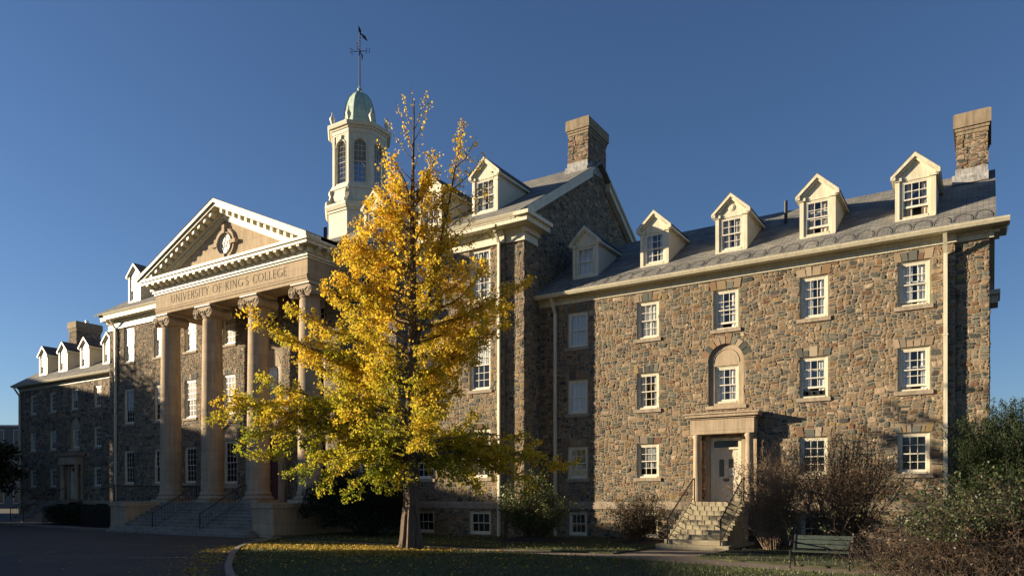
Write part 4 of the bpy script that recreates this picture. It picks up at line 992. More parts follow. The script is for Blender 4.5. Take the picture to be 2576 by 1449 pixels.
for x, s in ((-37.3, 'black iron handrail on the left side of the portico stairs'), (-33.2, 'black iron handrail at the middle of the portico stairs')):
    rail('stair_handrail', [(x, 22.75, .05), (x, 25.2, 1.5), (x, 25.55, 1.5)], s, 'handrails on the portico stairs', .9, .2)
rail('terrace_railing', [(-41.65, 23.15, 1.5), (-41.65, 28.3, 1.5)], 'black iron railing along the left edge of the portico terrace', 'railings', .95, .13)
def door_steps(x, label, mat, lab2, lab3):
    mb = MB(); n = 10; y0 = 25.7; y1 = 28.75
    for i in range(n):
        ya = y0+(y1-y0)*i/n; zt = -.1+1.7*(i+1)/n
        e = .22 if i == 0 else 0
        mb.box(x-1.12-e, x+1.12+e, ya, YW-.001 if i == n-1 else y1+.3, -.2 if i == 0 else -.1+1.7*i/n+.001, zt)
    o = part('door_steps', mb, mat, None, loc=(x, y0, 0)); tag(o, label, 'steps', 'steps to the side doors')
    for s, lb in ((-1, lab2), (1, lab3)):
        rail('step_handrail', [(x+s*.98, y0+.25, -.1+.17), (x+s*.98, y1, 1.6), (x+s*.98, y1+.15, 1.6)], lb, 'handrails on the side door steps', .9, .15)
door_steps(WX[2]+.05, 'sunlit worn stone steps below the cream door of the right wing', M_STEPW, 'black handrail on the left of the sunlit door steps', 'black handrail on the right of the sunlit door steps')
door_steps(LX[2], 'shaded stone steps below the door of the left wing', M_STEP, 'black handrail on the left of the shaded door steps', 'black handrail on the right of the shaded door steps')

# ------------------------------------------------------------------ ground
def ground_mat():
    m, ns, ls, p = newmat('asphalt'); P, _ = posxyz(ns, ls)
    n1 = nd(ns, 'ShaderNodeTexNoise', i_Scale=.35, i_Detail=6.0, i_Roughness=.65); ls.new(P, n1.inputs['Vector'])
    n2 = nd(ns, 'ShaderNodeTexNoise', i_Scale=60.0, i_Detail=3.0); ls.new(P, n2.inputs['Vector'])
    r1 = ramp(ns, [(.3, (.017, .0135, .0095)), (.5, (.031, .025, .018)), (.75, (.053, .043, .031))]); ls.new(n1.outputs[0], r1.inputs[0])
    r2 = ramp(ns, [(.3, (.75, .75, .75)), (.7, (1.3, 1.3, 1.3))]); ls.new(n2.outputs[0], r2.inputs[0])
    vo = nd(ns, 'ShaderNodeTexVoronoi', feature='DISTANCE_TO_EDGE', i_Scale=.16); wv = nd(ns, 'ShaderNodeTexNoise', i_Scale=.5, i_Detail=5.0); ls.new(P, wv.inputs['Vector'])
    ad = ns.new('ShaderNodeVectorMath'); ad.operation = 'MULTIPLY_ADD'; ls.new(wv.outputs['Color'], ad.inputs[0]); ad.inputs[1].default_value = (2.5, 2.5, 0); ls.new(P, ad.inputs[2]); ls.new(ad.outputs[0], vo.inputs['Vector'])
    cr = ramp(ns, [(.0, (.35, .35, .35)), (.006, (1, 1, 1))]); ls.new(vo.outputs['Distance'], cr.inputs[0])
    c = mixc(ns, ls, 1.0, mixc(ns, ls, 1.0, r1.outputs[0], r2.outputs[0], 'MULTIPLY'), cr.outputs[0], 'MULTIPLY')
    ls.new(c, p.inputs['Base Color']); p.inputs['Roughness'].default_value = .85
    b = nd(ns, 'ShaderNodeBump', i_Strength=.3, i_Distance=.01); ls.new(n2.outputs[0], b.inputs['Height']); ls.new(b.outputs[0], p.inputs['Normal'])
    return m
GZ = -.1
mb = MB(); mb.add([(-1200, -600, GZ), (900, -600, GZ), (900, 1300, GZ), (-1200, 1300, GZ)], [(0, 1, 2, 3)]); struct('ground', mb, ground_mat())
KERB = [(-26.6, 22.3), (-25.4, 20.6), (-24.0, 18.6), (-22.2, 16.8), (-20.3, 15.2), (-18.4, 13.7), (-16.6, 12.3), (-14.9, 11.1), (-12.6, 9.6), (-9.5, 8.3), (-5, 7.0), (2, 6.0), (10, 5.6)]
LAWN_F = KERB + [(10, 19.0), (-1.5, 19.0), (-4.3, 19.3), (-7.0, 19.9), (-9.6, 20.4), (-13, 20.7), (-18.6, 20.9), (-25.2, 21.6)]
LAWN_B = [(-28.0, 22.9), (-25.4, 22.5), (-18.6, 22.4), (-10.4, 22.3), (-10.3, 25.0), (-10.2, 29.9), (-17.7, 29.9), (-17.7, 28.4), (-28.0, 28.4)]
LAWN_R = [(-7.6, 22.1), (-5.5, 21.4), (-3.5, 20.9), (0, 20.5), (12, 20.3), (12, 32), (0, 32), (0, 29.9), (-7.6, 29.9)]
def sheet(name, poly, z, mat, label=None):
    mb = MB(); mb.add([(x, y, z) for x, y in poly], [tuple(range(len(poly)))]); return struct(name, mb, mat, label)
M_SOIL = plain('lawn_soil', (.032, .042, .014), .95, .5, 1.2, .4, 20, var2=(.055, .062, .02))
M_PATH = plain('concrete_path', (.21, .165, .125), .9, .2, 1.5, .3, 25)
sheet('path', [(-28.2, 21.5), (10.5, 18.5), (10.5, 20.8), (-7.5, 25.8), (-10.3, 25.8), (-28.2, 23.1)], GZ+.004, M_PATH)
LZ = GZ+.05
for nm, pl in (('lawn', LAWN_F), ('lawn', LAWN_B), ('lawn', LAWN_R)): 
    mb = MB(); mb.prism([(x, y, GZ+.008) for x, y in pl], (0, 0, LZ-GZ-.008)); struct(nm, mb, M_SOIL)
# kerb
def offset_line(pl, d):
    out = []
    for i, p in enumerate(pl):
        a = Vector(pl[max(i-1, 0)]); b = Vector(pl[min(i+1, len(pl)-1)]); t = (b-a).normalized(); out.append((p[0]-t.y*d, p[1]+t.x*d))
    return out
ko = offset_line(KERB, -.17); mb = MB()
for i in range(len(KERB)-1):
    q = [KERB[i], KERB[i+1], ko[i+1], ko[i]]; mb.prism([(x, y, GZ+.002) for x, y in q], (0, 0, .125))
struct('kerb', mb, plain('kerb_stone', (.26, .215, .165), .9, .2, 2, .2, 30))
mb = MB(); mb.prism([(-90, 27.2, GZ+.003), (-43.5, 22.6, GZ+.003), (-41.9, 22.9, GZ+.003), (-41.9, 26.0, GZ+.003), (-90, 30.6, GZ+.003)], (0, 0, .10)); struct('pavement', mb, M_PATH)
# markings
M_WHITE = plain('worn_white_line', (.42, .42, .40), .9, .35, 6); M_YEL = plain('worn_yellow_line', (.30, .19, .045), .9, .4, 5)
def line(mb, pts, w):
    for a, b in zip(pts, pts[1:]):
        a, b = Vector((*a, 0)), Vector((*b, 0)); t = (b-a).normalized(); n_ = Vector((-t.y, t.x, 0))*w/2
        mb.add([(p.x, p.y, GZ+.004) for p in (a-n_, b-n_, b+n_, a+n_)], [(0, 1, 2, 3)])
mb = MB(); line(mb, [(-22.4, 12.9), (-19.9, 14.9)], .10); line(mb, [(-26.6, 17.2), (-24.3, 18.5)], .07); struct('road_marking', mb, M_WHITE)
mb = MB(); pts = [(-31.5, 9.6), (-28.0, 12.2), (-27.3, 12.9), (-26.9, 12.9), (-26.6, 12.3), (-27.2, 11.4), (-30.0, 9.0)]
line(mb, pts, .10); line(mb, [(-31.8, 10.4), (-29.2, 12.3)], .09); struct('road_marking', mb, M_YEL)

# ------------------------------------------------------------------ vegetation helpers
def leaf_mesh(name, C, S, K, mat, parent=None, loc=None, flat=None, width=.46):
    """kite leaves: centres C (n,3), sizes S (n), colours K (n,3)"""
    n = len(C); a = RNG.normal(size=(n, 3)); a /= np.linalg.norm(a, axis=1, keepdims=True)
    if flat is not None: a[:, 2] *= flat; a /= np.linalg.norm(a, axis=1, keepdims=True)
    b = np.cross(a, RNG.normal(size=(n, 3)))
    if flat is not None:
        b = np.cross(a, np.array([0, 0, 1.0])+RNG.normal(size=(n, 3))*flat)
    b /= np.linalg.norm(b, axis=1, keepdims=True)+1e-9
    s = S[:, None]; o = np.array(loc if loc is not None else (WLOC[parent.name] if parent is not None else (0, 0, 0)))
    nn = np.cross(a, b)
    V = np.stack([C-a*s*.5, C+b*s*width+a*s*.12+nn*s*.12, C+a*s*.5, C-b*s*width+a*s*.12+nn*s*.12], 1).reshape(-1, 3)-o
    me = bpy.data.meshes.new(name); me.vertices.add(4*n); me.loops.add(4*n); me.polygons.add(n)
    me.vertices.foreach_set('co', V.astype(np.float32).ravel()); me.loops.foreach_set('vertex_index', np.arange(4*n, dtype=np.int32))
    me.polygons.foreach_set('loop_start', np.arange(0, 4*n, 4, dtype=np.int32)); me.polygons.foreach_set('loop_total', np.full(n, 4, np.int32))
    me.update(calc_edges=True); me.materials.append(mat)
    at = me.color_attributes.new('Col', 'FLOAT_COLOR', 'POINT'); kk = np.ones((n, 4, 4), np.float32); kk[:, :, :3] = K[:, None, :]; at.data.foreach_set('color', kk.ravel())
    return link(name, me, parent, tuple(o))
def seg_mesh(name, segs, mat, parent=None, sides=4, loc=None):
    """tapered twigs; segs rows: x0 y0 z0 x1 y1 z1 r0 r1"""
    A = np.array(segs, float); n = len(A); p0, p1 = A[:, :3], A[:, 3:6]; d = p1-p0; d /= np.linalg.norm(d, axis=1, keepdims=True)+1e-9
    ref = np.where(np.abs(d[:, 2:3]) > .9, np.array([[1.0, 0, 0]]), np.array([[0, 0, 1.0]])); u = np.cross(d, ref); u /= np.linalg.norm(u, axis=1, keepdims=True); w = np.cross(d, u)
    o = np.array(loc if loc is not None else (WLOC[parent.name] if parent is not None else (0, 0, 0)))
    ang = 2*PI*np.arange(sides)/sides; ring = u[:, None, :]*np.cos(ang)[None, :, None]+w[:, None, :]*np.sin(ang)[None, :, None]
    V = np.concatenate([p0[:, None, :]+ring*A[:, 6][:, None, None], p1[:, None, :]+ring*A[:, 7][:, None, None]], 1)-o
    base = (np.arange(n)*2*sides)[:, None, None]; k = np.arange(sides); q = np.stack([k, (k+1) % sides, sides+(k+1) % sides, sides+k], 1)[None]
    F = (base+q).reshape(-1, 4)
    me = bpy.data.meshes.new(name); nf = len(F); me.vertices.add(n*2*sides); me.loops.add(nf*4); me.polygons.add(nf)
    me.vertices.foreach_set('co', V.astype(np.float32).ravel()); me.loops.foreach_set('vertex_index', F.astype(np.int32).ravel())
    me.polygons.foreach_set('loop_start', np.arange(0, nf*4, 4, dtype=np.int32)); me.polygons.foreach_set('loop_total', np.full(nf, 4, np.int32)); me.polygons.foreach_set('use_smooth', np.ones(nf, bool))
    me.update(calc_edges=True); me.materials.append(mat)
    return link(name, me, parent, tuple(o))
def bark_mat(name, col):
    col = tuple(c*.9 for c in col)
    m, ns, ls, p = newmat(name); P, _ = posxyz(ns, ls)
    mp = nd(ns, 'ShaderNodeMapping'); mp.inputs['Scale'].default_value = (12, 12, 1.5); ls.new(P, mp.inputs[0])
    n = nd(ns, 'ShaderNodeTexNoise', i_Scale=1.6, i_Detail=7.0, i_Roughness=.7, i_Distortion=.6); ls.new(mp.outputs[0], n.inputs['Vector'])
    r = ramp(ns, [(.32, tuple(c*.35 for c in col)), (.5, col), (.7, tuple(c*1.5 for c in col))]); ls.new(n.outputs[0], r.inputs[0]); ls.new(r.outputs[0], p.inputs['Base Color']); p.inputs['Roughness'].default_value = .95
    b = nd(ns, 'ShaderNodeBump', i_Strength=1.0, i_Distance=.12); ls.new(n.outputs[0], b.inputs['Height']); ls.new(b.outputs[0], p.inputs['Normal'])
    return m
M_GBARK = bark_mat('ginkgo_bark', (.165, .12, .085)); M_TWIG = bark_mat('twig_bark', (.19, .135, .09)); M_LITTWIG = bark_mat('twig_bark_sunlit_tone', (.36, .26, .17)); M_DTWIG = bark_mat('dark_twig_bark', (.07, .052, .04))
M_GLEAF = attr_mat('ginkgo_leaves', .6, .5); M_LEAF = attr_mat('shrub_leaves', .5, .15, .9, .4); M_NEED = attr_mat('evergreen_needles', .7, .1, .85)
def path3(p0, p1, sag, n, jit, seed=None):
    """curved limb from p0 to p1, bowed upwards by sag"""
    p0, p1 = np.array(p0, float), np.array(p1, float); t = np.linspace(0, 1, n+1)[:, None]
    P = p0+(p1-p0)*t; P[:, 2] += sag*np.sin(PI*t[:, 0]); J = np.cumsum(RNG.normal(size=(n+1, 3))*jit, 0); J -= J[-1]*t; J[0] = 0
    return P+J*np.minimum(1, 4*t*(1-t)+.0)
def limb(segs, P, r0, r1):
    n = len(P)-1
    for i in range(n):
        a, b = r0+(r1-r0)*i/n, r0+(r1-r0)*(i+1)/n; segs.append((*P[i], *P[i+1], a, b))

# ------------------------------------------------------------------ ginkgo
GB = np.array([-17.0, 19.9, GZ]); RT = np.array([.841, .541, 0]); FW = np.array([-.541, .841, 0])
G = thing('ginkgo_tree', 'tall yellow autumn ginkgo tree standing on the lawn before the hall', 'tree', tuple(GB))
def gp(a, z, d=0.0): p = GB+RT*a+FW*d; return np.array([p[0], p[1], z])
# trunk
tr = MB(); n = 28; zs = [0, .12, .3, .6, 1.0, 1.6, 2.4, 3.4, 4.6, 6, 7.5, 9, 10.5, 12, 13.4, 14.6, 15.7]
def trad(z): return (.30-.0205*z if z < 9 else .1155-(z-9)*.0152)+.11*math.exp(-z*2.2)
def tax(z): return (.02*math.sin(z*.9)+.02*z*.3 if z > 1 else 0)
vs = []
for z in zs:
    r = max(.012, trad(z))
    for i in range(n):
        a = 2*PI*i/n; f = 1+(.10*math.sin(5*a+z*.5)+.07*math.sin(9*a-z*.8)+.03*math.sin(17*a+z))*(1.0 if z > 1.2 else 1.5+.8*(1.2-z)); c = gp(tax(z), 0)
        vs.append((c[0]+r*f*math.cos(a), c[1]+r*f*math.sin(a), GZ+z))
tr.add(vs, [(j*n+i, j*n+(i+1) % n, (j+1)*n+(i+1) % n, (j+1)*n+i) for j in range(len(zs)-1) for i in range(n)])
part('trunk', tr, M_GBARK, G, smooth=True)
BR = [(11.8, -.85, 13.4), (11.0, -1.2, 12.6), (10.2, -1.6, 11.9), (9.5, -2.1, 11.2), (8.8, -2.5, 10.4), (8.0, -2.7, 9.6), (7.3, -3.1, 9.0), (6.7, -4.5, 8.75), (6.3, -5.6, 8.1), (5.8, -4.5, 7.5), (5.3, -4.0, 6.8),
      (4.9, -5.3, 6.05), (4.5, -6.5, 5.35), (4.2, -7.0, 4.75), (4.0, -5.2, 4.5), (3.8, -5.9, 3.75), (3.6, -5.4, 3.15), (3.4, -4.5, 2.6), (3.2, -3.5, 2.15), (3.1, -2.4, 1.85), (3.3, -1.3, 2.3), (5.0, -2.6, 5.2), (4.4, -3.2, 4.2), (6.2, -2.6, 6.6), (3.9, -2.2, 3.4),
      (9.3, 1.2, 10.9), (8.8, 2.4, 10.3), (8.2, 2.8, 9.7), (7.7, 4.15, 9.35), (7.2, 3.3, 8.9), (6.6, 2.9, 8.2), (6.0, 2.6, 7.4), (5.4, 2.1, 6.6), (4.9, 1.7, 5.6), (3.7, 2.5, 3.85), (3.4, 4.1, 3.25), (3.2, 5.4, 2.75), (3.1, 4.3, 2.3), (3.3, 3.0, 2.7), (3.5, 3.3, 3.3), (10.6, .9, 12.0), (10.0, .6, 11.2), (11.6, -.6, 13.0), (11.2, -1.0, 12.2), (10.6, -1.5, 12.35), (11.8, .5, 13.2), (11.3, 1.2, 12.6), (9.8, -1.9, 11.6), (9.0, -2.4, 10.9), (12.2, -.7, 13.6), (12.0, .9, 13.7)]
segs = []; LC = []; LS = []; LT = []
LDR = path3(gp(.12, 6.9), gp(1.85, 14.9, .1), -.55, 12, .03)      # second leader
limb(segs, LDR, .085, .014)
def spray(P, dens, rad, r0, t0=.22, tw=1.0):
    """side twigs and leaves along limb P"""
    n = len(P)-1; Ln = np.linalg.norm(np.diff(P, axis=0), axis=1).sum()
    k = int(Ln*6.0)
    for j in range(k):
        t = t0+(1-t0)*(j+RNG.random())/k; i = min(int(t*n), n-1); p = P[i]+(P[i+1]-P[i])*(t*n-i)
        d = P[min(i+1, n)]-P[max(i-1, 0)]; d /= np.linalg.norm(d)+1e-9
        v = np.cross(d, RNG.normal(size=3)); v /= np.linalg.norm(v)+1e-9; v = v*.9+d*.55; v[2] = v[2]*.65+RNG.choice([.15, -.25]); v /= np.linalg.norm(v)
        ln = rad*RNG.uniform(.4, 1.25)*(1.05-.5*t)*tw; q = p+v*ln; q[2] -= .12*ln*ln
        segs.append((*p, *((p+q)/2+RNG.normal(size=3)*.02), .011, .008)); segs.append((*((p+q)/2), *q, .008, .004))
        m = max(1, int(ln*dens*RNG.uniform(.5, 1.5)))
        tt = RNG.random(m)**.7; cc = p+(q-p)*tt[:, None]+RNG.normal(size=(m, 3))*np.array([.075, .075, .065]); cc[:, 2] -= np.abs(RNG.normal(size=m))*.05
        LC.append(cc)
    m = int(Ln*dens*.35); tt = t0+(1-t0)*RNG.random(m); ii = np.minimum((tt*n).astype(int), n-1); cc = P[ii]+(P[ii+1]-P[ii])*(tt*n-ii)[:, None]+RNG.normal(size=(m, 3))*.09
    LC.append(cc)
def tr_at(z): return gp(tax(z), GZ+z)
for z0, a, z1 in BR:
    src = tr_at(z0)
    if a > 1.0 and z0 > 8: 
        i = int(np.argmin(np.abs(LDR[:, 2]-z0))); src = LDR[i]
    Ln = math.hypot(a, z1-z0)
    P = path3(src, gp(a, z1, RNG.uniform(-.9, .9)*min(1, abs(a)/3)), (.10 if z1 < 5 else -.06)*Ln, 10, .05)
    limb(segs, P, .022+.009*Ln, .006); spray(P, 90 if z1 < 11.5 else 66, .62+.055*Ln, .01)
# limbs towards and away from the viewer fill the crown's depth
prof = [(1.9, 2.4), (3, 4.2), (4.2, 5.0), (5.3, 4.8), (6.6, 3.9), (8, 3.8), (9, 3.0), (10, 2.4), (11, 1.9), (12, 1.3), (13, .8)]
for j in range(74):
    z1 = 1.9+11*((j+.5)/74)**1.05; rr = np.interp(z1, [p[0] for p in prof], [p[1] for p in prof])*RNG.uniform(.55, .98); az = j*2.39996+RNG.uniform(-.3, .3)
    a, d = rr*math.cos(az), rr*math.sin(az)
    if a > 1.2 and 3.8 < z1 < 7.0: a *= .5
    if a < -2 and z1 < 2.6: a *= .6
    z0 = max(3.0, z1-rr*.38) if z1 > 4 else 3.0+z1*.15
    P = path3(tr_at(z0), gp(a, z1, d), (.08 if z1 < 4.5 else -.05)*rr, 8, .05); limb(segs, P, .02+.007*rr, .006); spray(P, 72, .62+.05*rr, .01)
# bare wands at the top, a few leaves on each
TOP = [(14.0, -.55, 15.6), (14.6, -.35, 16.1), (14.7, .5, 16.0), (14.3, .75, 15.5), (13.6, -.95, 15.0), (12.9, -1.25, 14.2), (13.2, .45, 14.6), (15.0, .05, 16.2), (12.4, 1.0, 13.9), (12.0, -1.0, 13.7), (13.8, -.3, 14.9)]
for z0, a, z1 in TOP:
    P = path3(tr_at(z0), gp(a, z1, RNG.uniform(-.4, .4)), -.1, 6, .02); limb(segs, P, .016, .004); m = 30; tt = .3+.7*RNG.random(m); ii = np.minimum((tt*6).astype(int), 5); LC.append(P[ii]+(P[ii+1]-P[ii])*(tt*6-ii)[:, None]+RNG.normal(size=(m, 3))*.05)
for (i, a, z1) in ((9, 2.6, 13.6), (8, 2.9, 12.9), (7, 2.75, 12.4), (7, 1.2, 12.7), (10, 2.3, 14.2), (6, 2.2, 11.6), (6, 3.0, 11.2), (5, 1.3, 11.3)):
    P = path3(LDR[i], gp(a, z1, RNG.uniform(-.3, .3)), -.1, 7, .03); limb(segs, P, .02, .005); spray(P, 34, .34, .01, .1)
spray(LDR, 85, .36, .01, .3)
spray(np.array([tr_at(z) for z in (4.2, 5.5, 7, 8.5, 10, 11.5, 12.6)]), 55, .75, .01, .05)
seg_mesh('branches', segs, M_TWIG, G, 5)
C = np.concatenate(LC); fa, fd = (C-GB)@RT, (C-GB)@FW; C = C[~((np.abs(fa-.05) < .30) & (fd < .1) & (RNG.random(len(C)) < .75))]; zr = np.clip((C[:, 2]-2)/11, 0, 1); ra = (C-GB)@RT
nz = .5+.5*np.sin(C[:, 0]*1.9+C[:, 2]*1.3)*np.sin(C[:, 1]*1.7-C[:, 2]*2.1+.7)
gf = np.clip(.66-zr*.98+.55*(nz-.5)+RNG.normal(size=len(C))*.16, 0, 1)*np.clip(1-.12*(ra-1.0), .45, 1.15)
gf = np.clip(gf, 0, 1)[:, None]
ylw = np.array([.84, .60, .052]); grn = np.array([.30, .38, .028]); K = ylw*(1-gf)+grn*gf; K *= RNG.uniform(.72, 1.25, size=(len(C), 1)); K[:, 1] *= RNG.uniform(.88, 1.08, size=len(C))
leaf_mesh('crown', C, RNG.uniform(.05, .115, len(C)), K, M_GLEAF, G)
print('EXT', ra.min(), ra.max(), [ (round(z,1), round(ra[(abs(C[:,2]-z)<.3)].min(),2)) for z in (3,4,4.7,5.5,6.5)]); print('ginkgo leaves', len(C), 'twigs', len(segs))

# ------------------------------------------------------------------ shrubs
def colmix(n, pal, var=.25):
    p = np.array(pal)[RNG.integers(0, len(pal), n)]; return p*RNG.uniform(1-var, 1+var, (n, 1))
def stems(T, base, n, h, spread, r0=.018, fork=3, mat=None, jit=.05, levels=2, name='stems'):
    """many upright forking stems; returns twig tips"""
    segs = []; tips = []; base = np.array(base)
    for i in range(n):
        az = RNG.uniform(0, 2*PI); lean = RNG.uniform(0, 1)**.7*spread; hh = h*RNG.uniform(.6, 1.0)*math.sqrt(max(.15, 1-.45*(lean/spread)**2))
        b = base+np.array([math.cos(az), math.sin(az), 0])*RNG.uniform(.05, .28)*spread*.7; e = base+np.array([math.cos(az)*lean, math.sin(az)*lean, hh])
        P = path3(b, e, 0, 7, jit); limb(segs, P, r0*RNG.uniform(.7, 1.2), .004)
        for lv in range(fork):
            for k in range(2):
                j = RNG.integers(2, 7); q = P[j]; d = P[j]-P[j-1]; d /= np.linalg.norm(d); v = d+RNG.normal(size=3)*.55; v[2] = abs(v[2])*.8; v /= np.linalg.norm(v); ln = RNG.uniform(.2, .5)*h*.5
                Q = path3(q, q+v*ln, 0, 4, jit*.6); limb(segs, Q, r0*.4, .003); tips.append(Q[-1]); tips.append(Q[2])
                if levels > 1:
                    for m in range(4):
                        jj = RNG.integers(1, 5); w = (Q[jj]-Q[jj-1]); w /= np.linalg.norm(w); w = w+RNG.normal(size=3)*.7; w /= np.linalg.norm(w); l2 = RNG.uniform(.1, .3)*h*.35
                        e2 = Q[jj]+w*l2; segs.append((*Q[jj], *((Q[jj]+e2)/2+RNG.normal(size=3)*.01), .004, .003)); segs.append((*((Q[jj]+e2)/2), *e2, .003, .002)); tips.append(e2)
        tips.append(P[-1])
    return seg_mesh(name, segs, mat or M_TWIG, T, 3), np.array(tips)
def scatter_leaves(T, tips, per, sig, size, pal, mat, name='foliage', flat=None, width=.36):
    n = len(tips)*per; C = np.repeat(tips, per, 0)+RNG.normal(size=(n, 3))*sig
    C[:, 2] = np.maximum(C[:, 2], GZ+.05)
    return leaf_mesh(name, C, RNG.uniform(size*.65, size*1.3, n), colmix(n, pal), mat, T, width=width)
def shell_pts(c, rx, ry, rz, n, lump=.18, inner=.55):
    d = RNG.normal(size=(n, 3)); d /= np.linalg.norm(d, axis=1, keepdims=True); d[:, 2] = np.where(d[:, 2] < -.35, -d[:, 2]*.6, d[:, 2])
    r = inner+(1-inner)*RNG.random(n)**.45
    lm = 1+lump*(np.sin(d[:, 0]*7+c[0])*np.sin(d[:, 1]*6+1)+.6*np.sin(d[:, 2]*9+d[:, 0]*5))
    return np.array(c)+d*(r*lm)[:, None]*np.array([rx, ry, rz])
# dark yew mound beside the portico
T = thing('yew_bush', 'large dark yew bush mounded beside the portico podium', 'bush', (-24.9, 25.9, GZ))
st, tips = stems(T, (-24.9, 25.9, GZ), 40, 2.2, 1.8, .03, 2, M_DTWIG, .06, 1)
pts = np.concatenate([shell_pts((-24.9, 25.9, 1.0), 2.35, 1.9, 1.95, 18000, .13), shell_pts((-26.2, 25.2, 1.35), 1.7, 1.4, 1.55, 8000), shell_pts((-23.7, 26.0, .9), 1.4, 1.5, 1.4, 6000)])
pts[:, 2] = np.maximum(pts[:, 2], GZ+.04)
leaf_mesh('foliage', pts, RNG.uniform(.06, .13, len(pts)), colmix(len(pts), [(.012, .022, .008), (.02, .032, .012), (.009, .016, .007)]), M_NEED, T, width=.3)
# green bush at the corner of the central block
T = thing('leafy_shrub', 'rounded green-leaved shrub on a mulch mound at the inner corner', 'bush', (-15.9, 26.6, GZ))
st, tips = stems(T, (-15.9, 26.6, GZ), 46, 2.75, 1.6, .022, 3, M_TWIG, .07, 2)
scatter_leaves(T, tips[RNG.random(len(tips)) < .85], 8, .10, .08, [(.10, .125, .03), (.07, .09, .024), (.16, .165, .045), (.045, .065, .018)], M_LEAF)
mb = MB(); mb.lathe(-15.9, 26.6, [(1.9, GZ+.045), (1.5, GZ+.13), (.9, GZ+.22), (.05, GZ+.26)], 28); part('mulch', mb, plain('mulch', (.016, .012, .009), .95, .4, 8, .8, 25), T, smooth=True)
# clipped twiggy bush
T = thing('clipped_shrub', 'small dense clipped shrub with brown leaves left of the door steps', 'bush', (-12.0, 28.2, GZ))
st, tips = stems(T, (-12.0, 28.2, GZ), 66, 2.05, 1.25, .014, 3, M_TWIG, .05, 2)
tips[:, 2] = np.minimum(tips[:, 2], 2.0+RNG.normal(size=len(tips))*.05)
scatter_leaves(T, tips, 4, .05, .05, [(.075, .05, .028), (.05, .05, .02), (.10, .06, .03), (.035, .032, .018)], M_LEAF)
mb = MB(); mb.lathe(-12.0, 28.2, [(1.5, GZ+.045), (1.1, GZ+.12), (.05, GZ+.18)], 24); part('mulch', mb, bpy.data.materials['mulch'], T, smooth=True)
# bare shrubs right of the steps; twigs and leaves coloured paler in place of sunlight
for (x, y, h, sp, ns_, lb, pal) in ((-6.35, 26.7, 4.0, 1.4, 90, 'bare brown shrub with stems coloured as sunlit beside the sunlit door steps', [(.24, .15, .085), (.16, .115, .055)]),
                                    (-4.0, 25.9, 4.4, 2.0, 120, 'tall bare twiggy shrub with reddish buds behind the bench', [(.16, .09, .05), (.09, .08, .035), (.20, .11, .055)])):
    T = thing('bare_shrub', lb, 'bush', (x, y, GZ), 'bare shrubs along the right wing')
    st, tips = stems(T, (x, y, GZ), ns_, h, sp, .019, 4, M_LITTWIG if x < -5 else M_TWIG, .07, 2)
    scatter_leaves(T, tips[RNG.random(len(tips)) < (.6 if x < -5 else .9)], 2, .05, .045, pal, M_LEAF)
# juniper at the right end
T = thing('juniper_bush', 'tall dark green juniper bush at the right end of the hall', 'bush', (.75, 26.0, GZ))
segs = []; pts = []
for i in range(300):
    az = RNG.uniform(0, 2*PI); rr = 1.95*RNG.random()**.5; hh = (4.75-.42*rr**1.7)*RNG.uniform(.45, 1.0) if i > 110 else (4.75-.35*rr**1.6)*RNG.uniform(.9, 1.04)
    b = np.array([.75+.25*rr*math.cos(az), 26+.25*rr*math.sin(az), GZ]); e = np.array([.75+rr*math.cos(az), 26+rr*math.sin(az), hh]); P = path3(b, e, -.1, 8, .05); limb(segs, P, .03, .004)
    m = 300; tt = .25+.75*RNG.random(m)**.7; ii = np.minimum((tt*8).astype(int), 7); w = (1.08-tt)*.30+.02; pts.append(P[ii]+(P[ii+1]-P[ii])*(tt*8-ii)[:, None]+RNG.normal(size=(m, 3))*w[:, None]*np.array([1, 1, .7]))
seg_mesh('stems', segs, M_DTWIG, T, 4); pts.append(shell_pts((.75, 26, 1.8), 1.85, 1.8, 2.35, 42000, .12, .45)); pts = np.concatenate(pts)
leaf_mesh('foliage', pts, RNG.uniform(.045, .10, len(pts)), colmix(len(pts), [(.028, .05, .014), (.02, .038, .012), (.042, .062, .018)]), M_NEED, T, width=.16)
# tangled shrub in front
T = thing('tangled_shrub', 'wide tangled shrub of brown twigs and scattered green leaves in front of the juniper', 'bush', (.6, 20.2, GZ))
segs = []; tips = []
for i in range(900):
    az = RNG.uniform(0, 2*PI); rr = 3.5*RNG.random()**.6; b = np.array([.55+rr*math.cos(az)*.93, 20.15+rr*math.sin(az)*.55, GZ]); hh = (2.35-.145*rr*rr)*RNG.uniform(.5, 1.05)
    v = RNG.normal(size=2)*.75; e = b+np.array([v[0], v[1], max(.25, hh)]); P = path3(b, e, RNG.uniform(-.1, .35), 6, .07); limb(segs, P, RNG.uniform(.006, .012), .003)
    for k in range(5):
        j = RNG.integers(2, 7); w = RNG.normal(size=3); w[2] = w[2]*.7+.1; w /= np.linalg.norm(w); Q = path3(P[j], P[j]+w*RNG.uniform(.2, .7), RNG.uniform(-.12, .1), 3, .03); limb(segs, Q, .006, .0025); tips.append(Q[-1]); tips.append(Q[1])
h_ = len(segs)//2; seg_mesh('stems', segs[:h_], M_TWIG, T, 3); seg_mesh('stems', segs[h_:], M_DTWIG, T, 3); tips = np.array(tips)
hi = tips[(tips[:, 2] > 1.05+.25*np.sin(tips[:, 0]*2)) & (RNG.random(len(tips)) < .8)]
scatter_leaves(T, hi, 5, .07, .066, [(.04, .062, .018), (.06, .085, .026), (.028, .045, .015), (.10, .12, .05)], M_LEAF)
scatter_leaves(T, tips[RNG.random(len(tips)) < .5], 1, .06, .06, [(.13, .075, .035), (.07, .05, .025)], M_LEAF, 'withered_leaves')
